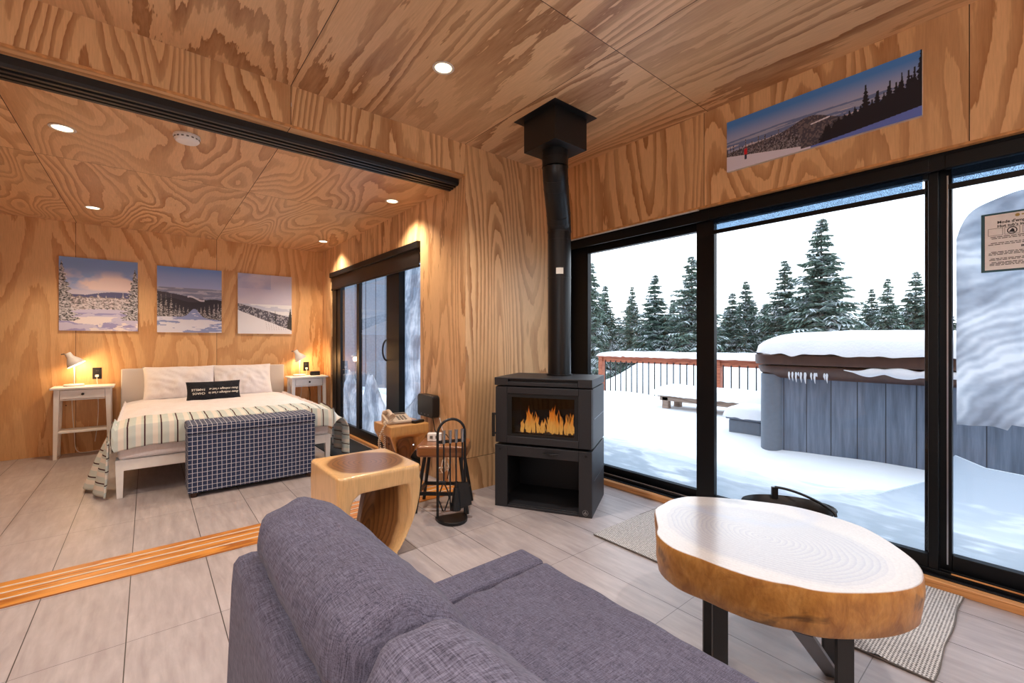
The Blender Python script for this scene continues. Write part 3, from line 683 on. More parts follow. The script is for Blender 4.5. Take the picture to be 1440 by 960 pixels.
b.m = Matrix.Identity(4); b.build('pictograms', MAT['ink'], t, world=True)
b = MB(); b.m = plane_mat((2.9415, SY-.11, 1.705), (0,-1,0), (0,0,1)); b.lathe([(.0,0),(.007,.0002)], 16, caps=False); b.box((.012,-.002,0),(.07,.003,.0003)); b.build('emblem', MAT['gold_ink'], t, world=True)

# ------------------------------------------------------------------ wood stove
st = thing('wood_stove', 'black steel wood stove with glass door in the corner', 'stove', (1.885, 2.486, 0), R(-60))
W, D_ = .683, .485
b = MB(); b.box((0,0,0),(.093,.03,.43)); b.box((W-.088,0,0),(W,.03,.43)); b.box((.093,0,.36),(W-.088,.03,.43)); b.box((.093,0,0),(W-.088,.02,.018))
b.box((0,.03,0),(.02,D_,.43)); b.box((W-.02,.03,0),(W,D_,.43)); b.box((.02,D_-.02,0),(W-.02,D_,.43)); b.box((.02,.03,.0),(W-.02,D_-.02,.018)); b.box((.02,.03,.40),(W-.02,D_-.02,.43))
b.build('wood_box', MAT['black_stove'], st, bevel=.003)
b = MB(); b.box((0,.035,.442),(.03,D_,.838)); b.box((W-.03,.035,.442),(W,D_,.838)); b.box((.03,D_-.03,.442),(W-.03,D_,.838)); b.box((.03,.035,.442),(W-.03,D_-.03,.50)); b.box((.03,.035,.80),(W-.03,D_-.03,.838))
b.build('firebox', MAT['black_stove'], st, bevel=.003)
b = MB(); b.box((.06,.07,.50),(.62,D_-.04,.515)); b.box((.06,D_-.08,.515),(.62,D_-.04,.79)); b.build('fire_bricks', MAT['log_bark'], st)
b = MB(); b.box((.04,.30,.43),(W-.04,.45,.442)); b.build('plinth_gap', MAT['stove_dark'], st)
b = MB(); b.box((-.002,-.004,.846),(.099,.03,.9)); b.box((.59,-.004,.846),(W+.002,.03,.9)); b.box((.099,-.004,.846),(.59,.03,.872)); b.box((.099,-.004,.890),(.59,.03,.9)); b.box((-.002,.03,.846),(W+.002,D_+.002,.9))
b.build('top_plate', MAT['black_stove'], st, bevel=.003)
b = MB()
# door ring
y0, y1 = .0, .033
b.box((.004,y0,.446),(.091,y1,.836)); b.box((.595,y0,.446),(W-.002,y1,.836)); b.box((.091,y0,.446),(.595,y1,.493)); b.box((.091,y0,.79),(.595,y1,.836))
dr = b.build('door', MAT['black_stove'], st, bevel=.004)
b = MB(); b.box((.091,.004,.493),(.595,.02,.512)); b.box((.091,.004,.766),(.595,.02,.79)); b.box((.091,.004,.512),(.124,.02,.766)); b.box((.566,.004,.512),(.595,.02,.766))
b.build('glass_retainer', MAT['stove_dark'], dr)
b = MB(); b.box((.091,.001,.4925),(.595,.005,.495)); b.box((.5935,.001,.494),(.5955,.005,.79)); b.build('glass_trim', MAT['dark_steel'], dr)
MB().box((.124,.012,.512),(.566,.016,.766)).build('door_glass', MAT['stove_glass'], dr)
b = MB(); b.box((-.010,-.035,.49),(.010,-.018,.655)); b.box((-.010,-.02,.635),(.006,.01,.65)); b.box((-.010,-.02,.50),(.006,.01,.515)); b.build('door_handle', MAT['black_metal'], dr, bevel=.004)
b = MB(); b.tube([(.36,-.012,.40),(.41,-.03,.398),(.46,-.012,.40)], .006, 8); b.box((.385,-.03,.388),(.43,-.004,.398)); b.build('air_lever', MAT['black_metal'], st)
for xx, zz in ((.04,.40),(W-.04,.40)):
    b = MB(); b.m = Matrix.Translation((xx,-.001,zz)) @ Matrix.Rotation(PI/2,4,'X'); b.lathe([(.007,0),(.007,.003),(.0,.004)], 12, caps=False); b.build('bolt', MAT['stove_dark'], st)
b = MB(); b.tube([(.12,.2,.372),(.56,.2,.372)], .004, 6); b.box((.12,.03,.352),(.56,.04,.36)); b.build('heat_shield', MAT['stove_dark'], st)
b = MB()   # round maker's mark
b.m = Matrix.Translation((.640,-.0015,.032)) @ Matrix.Rotation(PI/2,4,'X'); b.lathe([(.017,0),(.019,.0005)], 24, caps=False)
b.add([(-.012,-.008,.0005),(.012,-.008,.0005),(.010,-.001,.0005),(-.010,-.001,.0005)], [(0,1,2,3)]); b.add([(-.006,.002,.0005),(.006,.002,.0005),(0,.014,.0005)], [(0,1,2)])
b.build('emblem', MAT['logo_grey'], st)
for z in (.22,.63): MB().box((W,.07,z),(W+.002,D_-.01,z+.004)).build('panel_seam', MAT['dark_steel'], st)
# flames
fl = thing('fire', 'orange flames burning behind the stove glass', 'fire', (1.885,2.486,0), R(-60), kind='stuff')
b = MB(); rf = random.Random(11)
for k in range(64):
    x = .165+k/63*.375+rf.uniform(-.008,.008); y = rf.uniform(.05,.16)
    env = .07+.09*max(math.exp(-((x-.24)/.035)**2), math.exp(-((x-.40)/.05)**2)*1.05, math.exp(-((x-.50)/.03)**2)*.55)
    hh = env*rf.uniform(.8,1.25); w0 = rf.uniform(.004,.009); pts = []; rr = []
    ph = rf.uniform(0,6)
    for i in range(9):
        s_ = i/8; pts.append((x+.010*math.sin(s_*5+ph)*s_, y, .516+hh*s_)); rr.append(max(.0006, w0*(math.sin(PI*min(1,.25+.75*s_))**.8)))
    b.tube(pts, rr, 7, caps=False)
b.build('flames', MAT['flame'], fl, smooth=80)
lg = thing('firewood_log', 'charred log lying under the flames in the stove', 'firewood', (1.885,2.486,0), R(-60))
b = MB(); b.tube([(.13,.2,.545),(.3,.205,.55),(.55,.19,.545)], [.03,.033,.028], 12); b.build('bark', MAT['log_bark'], lg, smooth=50)
# stove pipe
sp = thing('stove_pipe', 'black stove pipe rising from the stove with an offset bend', 'stove pipe', (2.361, 2.322, .9))
lo_, hi_ = Vector((2.361,2.322,0)), Vector((2.137,2.142,0))
def pz(p, z): return (p.x, p.y, z)
b = MB(); b.tube([pz(lo_,.9), pz(lo_,1.96)], .085, 40); b.build('lower_pipe', MAT['pipe_black'], sp, world=True, smooth=50)
path = []
za, zb_ = 1.96, 2.33
for i in range(17):
    s_ = i/16; e = s_*s_*(3-2*s_); p = lo_.lerp(hi_, e); path.append((p.x, p.y, za+(zb_-za)*s_))
b = MB(); b.tube(path, .0865, 40); b.build('elbow', MAT['pipe_black'], sp, world=True, smooth=50)
b = MB(); b.tube([pz(hi_, zb_), pz(hi_, 2.46)], .0875, 40); b.build('upper_pipe', MAT['pipe_black'], sp, world=True, smooth=50)
b = MB()
def ringat(p, t, r=.0895, h=.006):
    q = Vector(p); t = Vector(t).normalized(); MB().tube([tuple(q-t*h/2), tuple(q+t*h/2)], r, 40).build('joint_ring', MAT['pipe_black'], sp, world=True, smooth=50)
ringat(pz(lo_,1.62),(0,0,1),.0868); ringat(pz(lo_,1.96),(0,0,1)); ringat(pz(lo_,1.90),(0,0,1),.0868); ringat(pz(hi_,zb_),(0,0,1)); ringat(pz(hi_,2.385),(0,0,1),.089)
for i in (3,5,11,13): ringat(path[i], Vector(path[i+1])-Vector(path[i-1]), .088)
ringat(pz(lo_,.906),(0,0,1),.094,.012)
b = MB()
dirc = Vector((-.635,-.773,0)).normalized(); sd = Vector((.773,-.635,0))
b.grid(lambda u, v: tuple(lo_ + Vector((0,0,1.64+.045*v)) + (Matrix.Rotation((u-.5)*.62-.08,3,'Z') @ dirc)*.0858), 8, 1)
b.build('label_plate', MAT['paper'], sp, world=True)
cb = thing('ceiling_support_box', 'square black ceiling box around the top of the stove pipe', 'flue box', (2.137,2.142,HL))
b = MB(); b.box((-.15,-.15,-.218),(.15,.15,-.004)); b.build('box', MAT['black_metal'], cb, bevel=.002)
MB().box((-.198,-.198,-.0045),(.198,.198,-.0005)).build('flange', MAT['black_metal'], cb)

# ------------------------------------------------------------------ fire tools
ft = thing('fire_tool_stand', 'black arched fireplace tool stand on the tiles beside the stove', 'tool stand', (1.515,2.445,0), R(-14))
b = MB(); poly = [(.1*math.cos(a), .03+.13*math.sin(a)) for a in [PI+PI*k/20 for k in range(21)]] + [(.1,.06),(-.1,.06)]
b.prism(poly, 0, .022); b.build('base', MAT['black_metal'], ft, bevel=.004)
arch = [(-.092,.03,.02)] + [(-.092*math.cos(a), .03, .555+.092*math.sin(a)) for a in [PI*k/16 for k in range(17)]] + [(.092,.03,.02)]
MB().tube(arch, .0085, 10).build('arch', MAT['black_metal'], ft, smooth=50)
b = MB(); b.box((-.092,.02,.497),(.092,.03,.515)); b.box((-.085,.002,.50),(.085,.006,.512))
for x in (-.062,-.02,.02,.062): b.box((x-.014,.004,.50),(x-.010,.03,.512)); b.box((x+.010,.004,.50),(x+.014,.03,.512))
b.build('hook_rail', MAT['black_metal'], ft)
def tool(name, label, lx, fn):
    t = thing(name, label, 'fireplace tool', ft.location, R(-14), 'fireplace tools on the stand')
    b = MB(); b.tube([(lx,-.006,.50),(lx,-.006,.585)], [.0095,.0115], 12); b.build('handle', MAT['steel'], t, smooth=40)
    b = MB(); b.tube([(lx,-.006,.50),(lx,-.006,.24)], .0055, 8); fn(b, lx); b.build('shaft', MAT['black_metal'], t)
    return t
def tongs(b, x):
    for s_ in (-1,1): b.tube([(x,-.006,.26),(x+s_*.032,-.008,.18),(x+s_*.034,-.008,.15),(x+s_*.006,-.008,.075)], .0045, 8)
    b.tube([(x-.03,-.01,.262),(x+.012,-.01,.258)], .006, 8)
def poker(b, x): b.tube([(x,-.006,.25),(x,-.006,.13),(x+.004,-.006,.07)], .0045, 8); b.tube([(x,-.006,.12),(x+.022,-.006,.10),(x+.022,-.006,.125)], .004, 8)
def brush(b, x): b.tube([(x,-.006,.25),(x,-.006,.2)], .012, 10); b.tube([(x,-.006,.21),(x-.004,-.006,.07)], [.016,.036], 14)
def shovel(b, x): b.add([(x-.03,-.006,.235),(x+.04,-.012,.235),(x+.06,-.02,.09),(x-.022,-.02,.075),(x-.03,.01,.235),(x+.04,.006,.235),(x+.062,.0,.09),(x-.022,.0,.075)], [(0,1,2,3),(4,7,6,5),(0,4,5,1),(1,5,6,2),(2,6,7,3),(3,7,4,0)])
tool('fire_tongs', 'black fire tongs with steel handle, leftmost tool on the stand', -.062, tongs)
tool('fire_poker', 'black fire poker with hooked tip and steel handle on the stand', -.02, poker)
tool('fire_brush', 'black hearth brush with steel handle hanging on the tool stand', .02, brush)
tool('fire_shovel', 'black ash shovel with steel handle, rightmost tool on the stand', .062, shovel)

# ------------------------------------------------------------------ small wooden seat with black legs
s3 = thing('side_stool', 'low stool with thick brown wooden seat and black splayed legs', 'stool', (1.60,2.69,0), R(-41))
def rbox(b, cx, cy, z0, z1, w, d, r=.02, n=5):
    pts = []
    for qx, qy, a0 in ((1,1,0),(-1,1,90),(-1,-1,180),(1,-1,270)):
        for k in range(n+1):
            a = R(a0+90*k/n); pts.append((cx+qx*(w/2-r)+r*math.cos(a), cy+qy*(d/2-r)+r*math.sin(a)))
    b.prism(pts, z0, z1)
b = MB(); rbox(b, 0, 0, .372, .45, .345, .26, .03); b.build('seat', MAT['brown_seat'], s3, bevel=.018, seg=4)
for sx in (-1,1):
    for sy in (-1,1):
        MB().tube([(sx*.12,sy*.08,.375),(sx*.175,sy*.125,0)], .012, 10).build('leg', MAT['black_metal'], s3, smooth=50)
b = MB()
for sy in (-1,1): b.box((-.155,sy*.110-.008,.115),(.155,sy*.110+.008,.137))
for sx in (-1,1): b.box((sx*.158-.008,-.110,.115),(sx*.158+.008,.110,.137))
b.build('stretcher', MAT['black_metal'], s3)
pa = thing('power_adapter', 'white power adapter block on the brown wooden stool', 'adapter', (1.565,2.765,.45), R(-41))
b = MB(); rbox(b, 0, 0, 0, .055, .10, .05, .008); b.build('case', MAT['white_plastic'], pa, bevel=.004)
b = MB(); b.box((-.03,-.0275,.02),(-.01,-.025,.04)); b.box((.01,-.0275,.02),(.03,-.025,.04)); b.build('socket', MAT['key_grey'], pa)

# router and its cables
rt = thing('router', 'black wifi router mounted on the plywood wall beside the door', 'router', (1.868,3.35,.61))
b = MB(); b.m = Matrix.Translation((-.035,0,0)) @ Matrix.Rotation(PI/2,4,'Y'); rbox(b, 0, 0, -.033, .033, .185, .27, .03); b.m = Matrix.Identity(4)
b.build('case', MAT['black_plastic'], rt, bevel=.008, seg=3)
for y in (-.06,0,.06): MB().box((-.0695,y-.006,-.073),(-.0682,y+.006,-.067)).build('status_light', MAT['logo_grey'], rt)
def cable(label, pts, r, mat, name='cable', cat='cable', group=None):
    # smooth curve through points
    P = [Vector(p) for p in pts]; out = []
    for i in range(len(P)-1):
        p0 = P[max(i-1,0)]; p1 = P[i]; p2 = P[i+1]; p3 = P[min(i+2,len(P)-1)]
        for k in range(6):
            s_ = k/6; out.append(tuple(.5*((2*p1)+(p2-p0)*s_+(2*p0-5*p1+4*p2-p3)*s_*s_+(3*p1-p0-3*p2+p3)*s_**3)))
    out.append(tuple(P[-1]))
    b = MB(); b.tube(out, r, 7); o = b.build(name, MAT[mat], smooth=60); return tag(o, label, cat, group)
cable('thin black cable looping down from the wall router', [(1.845,3.30,.53),(1.83,3.25,.47),(1.80,3.16,.42),(1.84,3.05,.40),(1.85,3.02,.25),(1.84,3.05,.06)], .004, 'black_plastic')
cable('thin white cable running straight down below the router', [(1.862,3.21,.52),(1.864,3.16,.40),(1.864,3.08,.12),(1.85,3.04,.01)], .004, 'white_plastic')
pts = []
rc = random.Random(4)
for k in range(22): pts.append((1.80+rc.uniform(-.04,.04), 3.04+rc.uniform(-.07,.07), .19+rc.uniform(-.09,.09)))
cable('tangled bundle of thin beige cables hanging behind the brown stool', pts, .003, 'beige_plastic')

# ------------------------------------------------------------------ carved wooden stools
def carved(name, label, loc, w, d, h, mat, th, mirror=1, rz=0, inv=False):
    t = thing(name, label, 'stool', loc, rz, 'carved solid wood stools')
    b = MB(); N_ = 40; hw, hd = w/2, d/2
    def ring(x0, x1, y0, y1, z, r=.03, n=4):
        pts = []
        for qx, qy, a0 in ((x1,y1,0),(x0,y1,90),(x0,y0,180),(x1,y0,270)):
            sx = -1 if qx == x1 else 1; sy = -1 if qy == y1 else 1
            for k in range(n+1):
                a = R(a0+90*k/n); pts.append((qx+sx*r+r*math.cos(a), qy+sy*r+r*math.sin(a), z))
        return pts
    if not inv:
        # seat slab
        b.loft([ring(-hw,hw,-hd,hd,h-th), ring(-hw,hw,-hd,hd,h-.008,.03), ring(-hw+.006,hw-.006,-hd+.006,hd-.006,h,.028)])
        # upright left leg, with rounded inner corner
        R1 = []
        for k in range(12):
            s_ = k/11; z = (h-th+.01)*(1-s_); x1 = -hw+.062+.05*math.exp(-((h-th-z)/.028)); R1.append(ring(-hw, x1, -hd, hd-.02*s_, z, .02))
        b.loft(R1[::-1])
        # twisted right leg
        R2 = []
        for k in range(22):
            s_ = k/21; z = (h-th+.01)*(1-s_)
            xr = hw-.012*s_-.135*s_**2.2; strip = .07*max(0, 1-s_*1.55)+.008
            xl = .085-.12*s_-.08*math.exp(-((h-th-z)/.025)); yf = -hd; yb = hd-.12*s_
            A = Vector((xr-strip, yf+.004)); G_ = Vector((xl, yb-.10))
            pts = [(A.x,A.y,z),(xr-.006,yf,z),(xr,yf+.02,z),(xr-.004,0,z),(xr-.02-.05*s_,yb-.02,z),(xr-.05-.05*s_,yb,z),(xl+.03,yb,z),(xl+.004,yb-.03,z),(G_.x,G_.y,z)]
            for q in (.3,.55,.8,.93):
                p = G_.lerp(A, q); n_ = Vector((A.y-G_.y, -(A.x-G_.x))).normalized()*(-.03)*math.sin(PI*q)
                pts.append((p.x+n_.x*-1, p.y+n_.y*-1, z))
            R2.append(pts)
        b.loft(R2[::-1])
    else:
        # block that narrows towards a waist, a heart-shaped hollow carved into its faces
        rings = []
        for k in range(26):
            s_ = k/25; z = h*(1-s_)
            q = 1 - .78*min(1, max(0, (s_-.12)/.62))**1.25 if s_ < .6 else .22+.0*s_
            if s_ >= .55: q = .35+.55*((s_-.55)/.45)**1.3
            elif s_ > .14: q = 1-.65*((s_-.14)/.41)**1.15
            else: q = 1
            dep = max(0, min(1, (s_-.16)/.08))*max(0, min(1, (.62-s_)/.2)) * .055
            pts = []
            M_ = 12
            for side in range(4):
                for m in range(M_):
                    u = -1+2*m/M_; inw = dep*math.cos(u*PI/2*.98)**.5 if abs(u) < .8 else 0
                    p = (u*hw*q, -hd*q+inw) if side == 0 else (hw*q-inw, u*hd*q) if side == 1 else (-u*hw*q, hd*q-inw) if side == 2 else (-hw*q+inw, -u*hd*q)
                    pts.append((p[0], p[1], z))
            rings.append(pts)
        b.loft(rings[::-1])
    o = b.build('carved_block', MAT[mat], t)
    md = o.modifiers.new('r', 'REMESH'); md.mode = 'VOXEL'; md.voxel_size = .006; md.use_smooth_shade = True
    md = o.modifiers.new('s', 'SMOOTH'); md.factor = .5; md.iterations = 7
    return t
carved('wooden_stool', 'large pale carved wooden stool with dark oval heartwood behind the sofa', (.95, 2.475, 0), .455, .50, .47, 'stool_wood', .095)
carved('wooden_stool', 'carved wooden stool holding the telephone beside the bedroom door', (1.585, 3.345, 0), .325, .33, .5, 'stool_wood_far', .07, inv=True)

# telephone
ph = thing('telephone', 'beige corded desk telephone on the carved stool by the door', 'telephone', (1.555,3.36,.5), R(-8))
b = MB(); b.add([(-.10,-.09,0),(.10,-.09,0),(.10,.10,0),(-.10,.10,0),(-.10,-.09,.022),(.10,-.09,.022),(.10,.10,.06),(-.10,.10,.06)], [(0,3,2,1),(4,5,6,7),(0,1,5,4),(1,2,6,5),(2,3,7,6),(3,0,4,7)])
bs = b.build('body', MAT['beige_plastic'], ph, bevel=.008, seg=3)
for r_ in range(4):
    for c_ in range(3):
        y = -.065+r_*.026; x = -.005+c_*.026; z = .022+(y+.09)*.2
        MB().box((x,y,z),(x+.017,y+.015,z+.006)).build('key', MAT['key_grey'], ph, bevel=.002)
MB().box((0,.055,.05),(.085,.085,.062)).build('display', MAT['key_grey'], ph)
b = MB(); pts = [(-.068,-.10+.2*k/12,.062+.030*math.sin(PI*k/12)) for k in range(13)]; b.tube(pts, [.026]+[.021]+[.015]*9+[.021,.026], 12); b.build('handset', MAT['beige_plastic'], ph, smooth=60)
# coiled cord as a helix along a hanging loop
path = [Vector(p) for p in ((-.06,-.115,.055),(-.13,-.12,.0),(-.165,-.10,-.10),(-.155,-.09,-.19),(-.128,-.08,-.20),(-.12,-.07,-.1),(-.115,-.05,.0),(-.10,-.02,.02))]
fine = []
for i in range(len(path)-1):
    p0 = path[max(i-1,0)]; p1 = path[i]; p2 = path[i+1]; p3 = path[min(i+2,len(path)-1)]
    for k in range(56):
        s_ = k/56; fine.append(.5*((2*p1)+(p2-p0)*s_+(2*p0-5*p1+4*p2-p3)*s_*s_+(3*p1-p0-3*p2+p3)*s_**3))
hel = []
for i, p in enumerate(fine):
    a = i*.75; hel.append((p.x+.009*math.cos(a), p.y+.009*math.sin(a), p.z+.004*math.cos(a*1.0)))
b = MB(); b.tube(hel, .0032, 5); b.build('coiled_cord', MAT['beige_plastic'], ph, smooth=70)
sp2 = thing('remote_box', 'small flat black device beside the telephone on the stool', 'device', (1.675,3.23,.5), R(20))
b = MB(); rbox(b, 0, 0, 0, .022, .11, .045, .008); b.build('case', MAT['black_plastic'], sp2, bevel=.004); MB().box((.03,-.012,.022),(.045,.012,.0235)).build('button', MAT['logo_grey'], sp2)

# ------------------------------------------------------------------ coffee table
def unproj(u, v, z):
    f = 623.8; a = math.atan2(760, f); fx, fy = math.cos(a), math.sin(a); t = (u-720)/f; w = (480-v)/f
    s_ = (z-1.15)/w; return (s_*(fx+t*fy), s_*(fy-t*fx))
outl = [(72,120),(74,165),(82,208),(79,245),(130,295),(200,330),(300,365),(400,405),(520,445),(640,475),(740,492),(840,515),(940,527),(1080,530),(1200,525),(1300,510),(1350,490),(1372,465),(1368,420),(1330,370),(1260,315),(1160,250),(1060,200),(940,160),(820,125),(700,100),(560,82),(420,68),(290,60),(220,60),(150,75),(110,95)]
ZT, TH = .47, .135
top = [unproj(900+x/3.4286, 680+y/3.4286, ZT) for x, y in outl]
# the far rim is foreshortened: these shape points were measured once and stay a fixed slab
tc = (sum(p[0] for p in top)/len(top), sum(p[1] for p in top)/len(top))
def smooth_loop(P, k=3):
    out = []; n_ = len(P)
    for i in range(n_):
        p0, p1, p2, p3 = [Vector(P[(i+j) % n_]) for j in (-1,0,1,2)]
        for q in range(k):
            s_ = q/k; out.append(tuple(.5*((2*p1)+(p2-p0)*s_+(2*p0-5*p1+4*p2-p3)*s_*s_+(3*p1-p0-3*p2+p3)*s_**3)))
    return out
loop = smooth_loop([(x-tc[0], y-tc[1]) for x, y in top])
ct = thing('coffee_table', 'live edge wood slab coffee table with black steel legs by the sofa', 'coffee table', (tc[0], tc[1], 0))
b = MB()
def sc_(l, k, z, wob=0): return [(x*k*(1+wob*mnoise.noise(Vector((x*9,y*9,z*14)))), y*k*(1+wob*mnoise.noise(Vector((x*9+5,y*9,z*14)))), z) for x, y in l]
b.loft([sc_(loop,.945,ZT-TH), sc_(loop,.975,ZT-TH+.010,.02), sc_(loop,.985,ZT-TH*.6,.03), sc_(loop,.997,ZT-TH*.3,.02), sc_(loop,1.0,ZT-.010), sc_(loop,.992,ZT-.001)], 0, caps=False)
b.add(sc_(loop,.945,ZT-TH), [tuple(range(len(loop)))[::-1]], 0)
tt = b.build('slab', MAT['slab_side'], ct, smooth=60)
kn_ = unproj(1028, 704, ZT)
ringwood('slab_top', (.0, .03), (.30, .40), hexc('#a79c99'), hexc('#bdaea3'), hexc('#7a7485'), edge=.85, k=20, rough=.3, coat=.9, coatr=.14, knot=(kn_[0]-tc[0], kn_[1]-tc[1]), rmix=.5)
b = MB(); b.loft([sc_(loop,.992,ZT-.001), sc_(loop,.985,ZT)], 0, caps=False); b.add(sc_(loop,.985,ZT), [tuple(range(len(loop)))], 0)
b.build('top_face', MAT['slab_top'], tt, smooth=30)
def flatbar(pts, wv, w, th):
    """a flat steel bar through pts; wv = width direction."""
    b = MB(); P = [Vector(p) for p in pts]; wv = Vector(wv).normalized(); rings = []
    for i, p in enumerate(P):
        t = (P[min(i+1,len(P)-1)]-P[max(i-1,0)]).normalized(); n_ = t.cross(wv).normalized()
        rings.append([tuple(p+wv*w/2+n_*th/2), tuple(p-wv*w/2+n_*th/2), tuple(p-wv*w/2-n_*th/2), tuple(p+wv*w/2-n_*th/2)])
    b.loft(rings); return b
ZB = ZT-TH
wd = Vector((.773,-.635,0)); ax = Vector((.42,-.9,0)).normalized()
for nm, p0, p1 in (('leg', (1.393,.665), None), ('leg', (1.505,.369), None), ('leg', (1.535,.768), None), ('leg', (1.86,.50), None)):
    b = flatbar([(p0[0],p0[1],ZB),(p0[0],p0[1],0)], wd, .048, .012); b.build(nm, MAT['black_metal'], ct, world=True, bevel=.0015)
b = flatbar([(1.42,.445,ZB),(1.82,.475,0)], (.3,-.95,0), .05, .012); b.build('diagonal_brace', MAT['dark_steel'], ct, world=True, bevel=.0015)

# ------------------------------------------------------------------ rug, bucket
rg = thing('rug', 'light grey woven runner rug on the tiles below the window', 'rug', (2.43, .99, 0))
b = MB()
def rugf(u, v):
    x = 2.045+u*.77; y = .255+v*1.47
    z = .010+.0015*math.sin(y*30)*math.sin(x*9)+ (.006*math.exp(-((v-.10)/.012)**2) + .005*math.exp(-((v-.21)/.012)**2))*(1 if v < .4 else 0)
    x += .003*math.sin(y*9)*u; y += .003*math.sin(x*17)*(1 if v < .5 else -1)
    return (x, y, z)
b.grid(rugf, 24, 90); b.build('weave', MAT['rug_weave'], rg, world=True, smooth=60)
b = MB()
def rib(ptf, n_=60):
    b.tube([ptf(i/n_) for i in range(n_+1)], .0038, 6)
for f_ in (lambda s_: rugf(0, s_), lambda s_: rugf(1, s_), lambda s_: rugf(s_, 0), lambda s_: rugf(s_, 1)): rib(lambda s_, f_=f_: (f_(s_)[0], f_(s_)[1], .006))
b.build('bound_edge', MAT['rug_edge'], rg, world=True, smooth=60)
bk = thing('ash_bucket', 'black metal ash bucket with arched handle on the rug by the window', 'bucket', (2.545,.865,.014), R(-57))
b = MB(); b.lathe([(.0,.0),(.12,.0),(.145,.06),(.195,.27),(.215,.295),(.212,.30),(.19,.275),(.14,.07),(.115,.01),(.0,.01)], 36, caps=False, sx=1.0, sy=.66); b.build('pail', MAT['black_metal'], bk, smooth=40)
b = MB(); pts = [(.02-.0+.17*math.sin(a)*0+.155*math.cos(a)*.0+(-.02+.19*k/14), -.0+.10-.20*k/14*1.0*0 - .0, .29+.06*math.sin(PI*(.25+.75*k/14))) for k, a in ((k, 0) for k in range(15))]
pts = [(-.03+.20*math.sin(PI/2*k/14), .125*math.cos(PI*k/14)*1.0, .30+.045*math.cos(PI/2*k/14)**.6) for k in range(15)]
b.tube(pts, .007, 8); b.box((-.045,.115,.285),(-.015,.135,.345)); b.build('handle', MAT['black_metal'], bk, smooth=50)

# ------------------------------------------------------------------ sofa
so = thing('sofa', 'grey fabric sofa in the foreground facing the window wall', 'sofa', (.6, .2, 0))
SF = MAT['sofa_cloth']; Y0, Y1 = -.92, 1.19
def extr_y(prof, y0, y1, ends=.02, n=8, smooth_=40, rnd=.03):
    b = MB(); rings = []; cx = sum(p[0] for p in prof)/len(prof); cz = sum(p[1] for p in prof)/len(prof)
    for k in range(n+1):
        a = PI/2*k/n; o_ = rnd*(1-math.sin(a)); dx = rnd*(1-math.cos(PI/2-a)) if 0 else rnd*(1-math.sin(a)); yy = y0+rnd*(1-math.cos(a))
        rings.append([(x+(cx-x)/max(abs(cx-x),1e-6)*min(abs(cx-x),rnd*(1-math.sin(a))), yy, z+(cz-z)/max(abs(cz-z),1e-6)*min(abs(cz-z),rnd*(1-math.sin(a)))) for x, z in prof])
    rings2 = [[(x, y0+y1-y, z) for x, y, z in r_] for r_ in rings][::-1]
    b.loft(rings+rings2); return b
# back frame
prof = [(.135,.05),(.136,.35),(.146,.60),(.150,.645),(.160,.658),(.185,.662),(.225,.655),(.240,.63),(.245,.40),(.245,.05)]
extr_y(prof, Y0, Y1, rnd=.012, n=4).build('back_frame', SF, so, world=True, smooth=50)
b = MB(); b.box((.24,Y0+.01,.10),(1.0,Y1-.03,.29)); b.build('seat_base', SF, so, world=True, bevel=.02, seg=3)
for s_, y in ((1, Y1+.025), (-1, Y0-.02)):
    ya, yb = (y-.125, y) if s_ == 1 else (y, y+.125)
    b = MB(); b.box((.246,ya,.06),(1.045,yb,.412)); b.build('arm', SF, so, world=True, bevel=.022, seg=4)
def seatc(ya, yb, x0, x1, z0, z1, seed, crown=.018):
    b = MB()
    def top_(u, v):
        x = x0+(x1-x0)*u; y = ya+(yb-ya)*v
        e = min(u, 1-u)*(x1-x0); g_ = min(v, 1-v)*(yb-ya); q = min(e, g_)
        rr = .03; edge = 0 if q >= rr else rr-math.sqrt(max(0, rr*rr-(rr-q)**2))
        w = .011*mnoise.noise(Vector((x*4, y*3, seed)))+.008*mnoise.noise(Vector((x*9+y*7, y*4, seed+3)))+.004*mnoise.noise(Vector((x*20-y*14, y*6, seed+5)))
        ang = (x-.5)*1.2+(y-.3); w += .012*math.exp(-((ang-.25+.05*math.sin(y*6))/.03)**2)*math.exp(-((x-.72)/.25)**2)
        return (x, y, z1-edge+crown*math.sin(PI*u)*math.sin(PI*v)+w*(1 if q > .01 else .3))
    b.grid(top_, 60, 80)
    n_ = 81
    f0 = top_
    for fn in (lambda s_: f0(s_,0), lambda s_: f0(1,s_), lambda s_: f0(1-s_,1), lambda s_: f0(0,1-s_)):
        b.grid(lambda u, v, fn=fn: (fn(u)[0], fn(u)[1], z0+(fn(u)[2]-z0)*v), 40, 3)
    b.box((x0+.001,ya+.001,z0),(x1-.001,yb-.001,z0+.004))
    return b
seatc(.24-.9, Y1-.105, .30, 1.035, .29, .418, 3).build('seat_cushion', SF, so, world=True, smooth=60, merge=True)
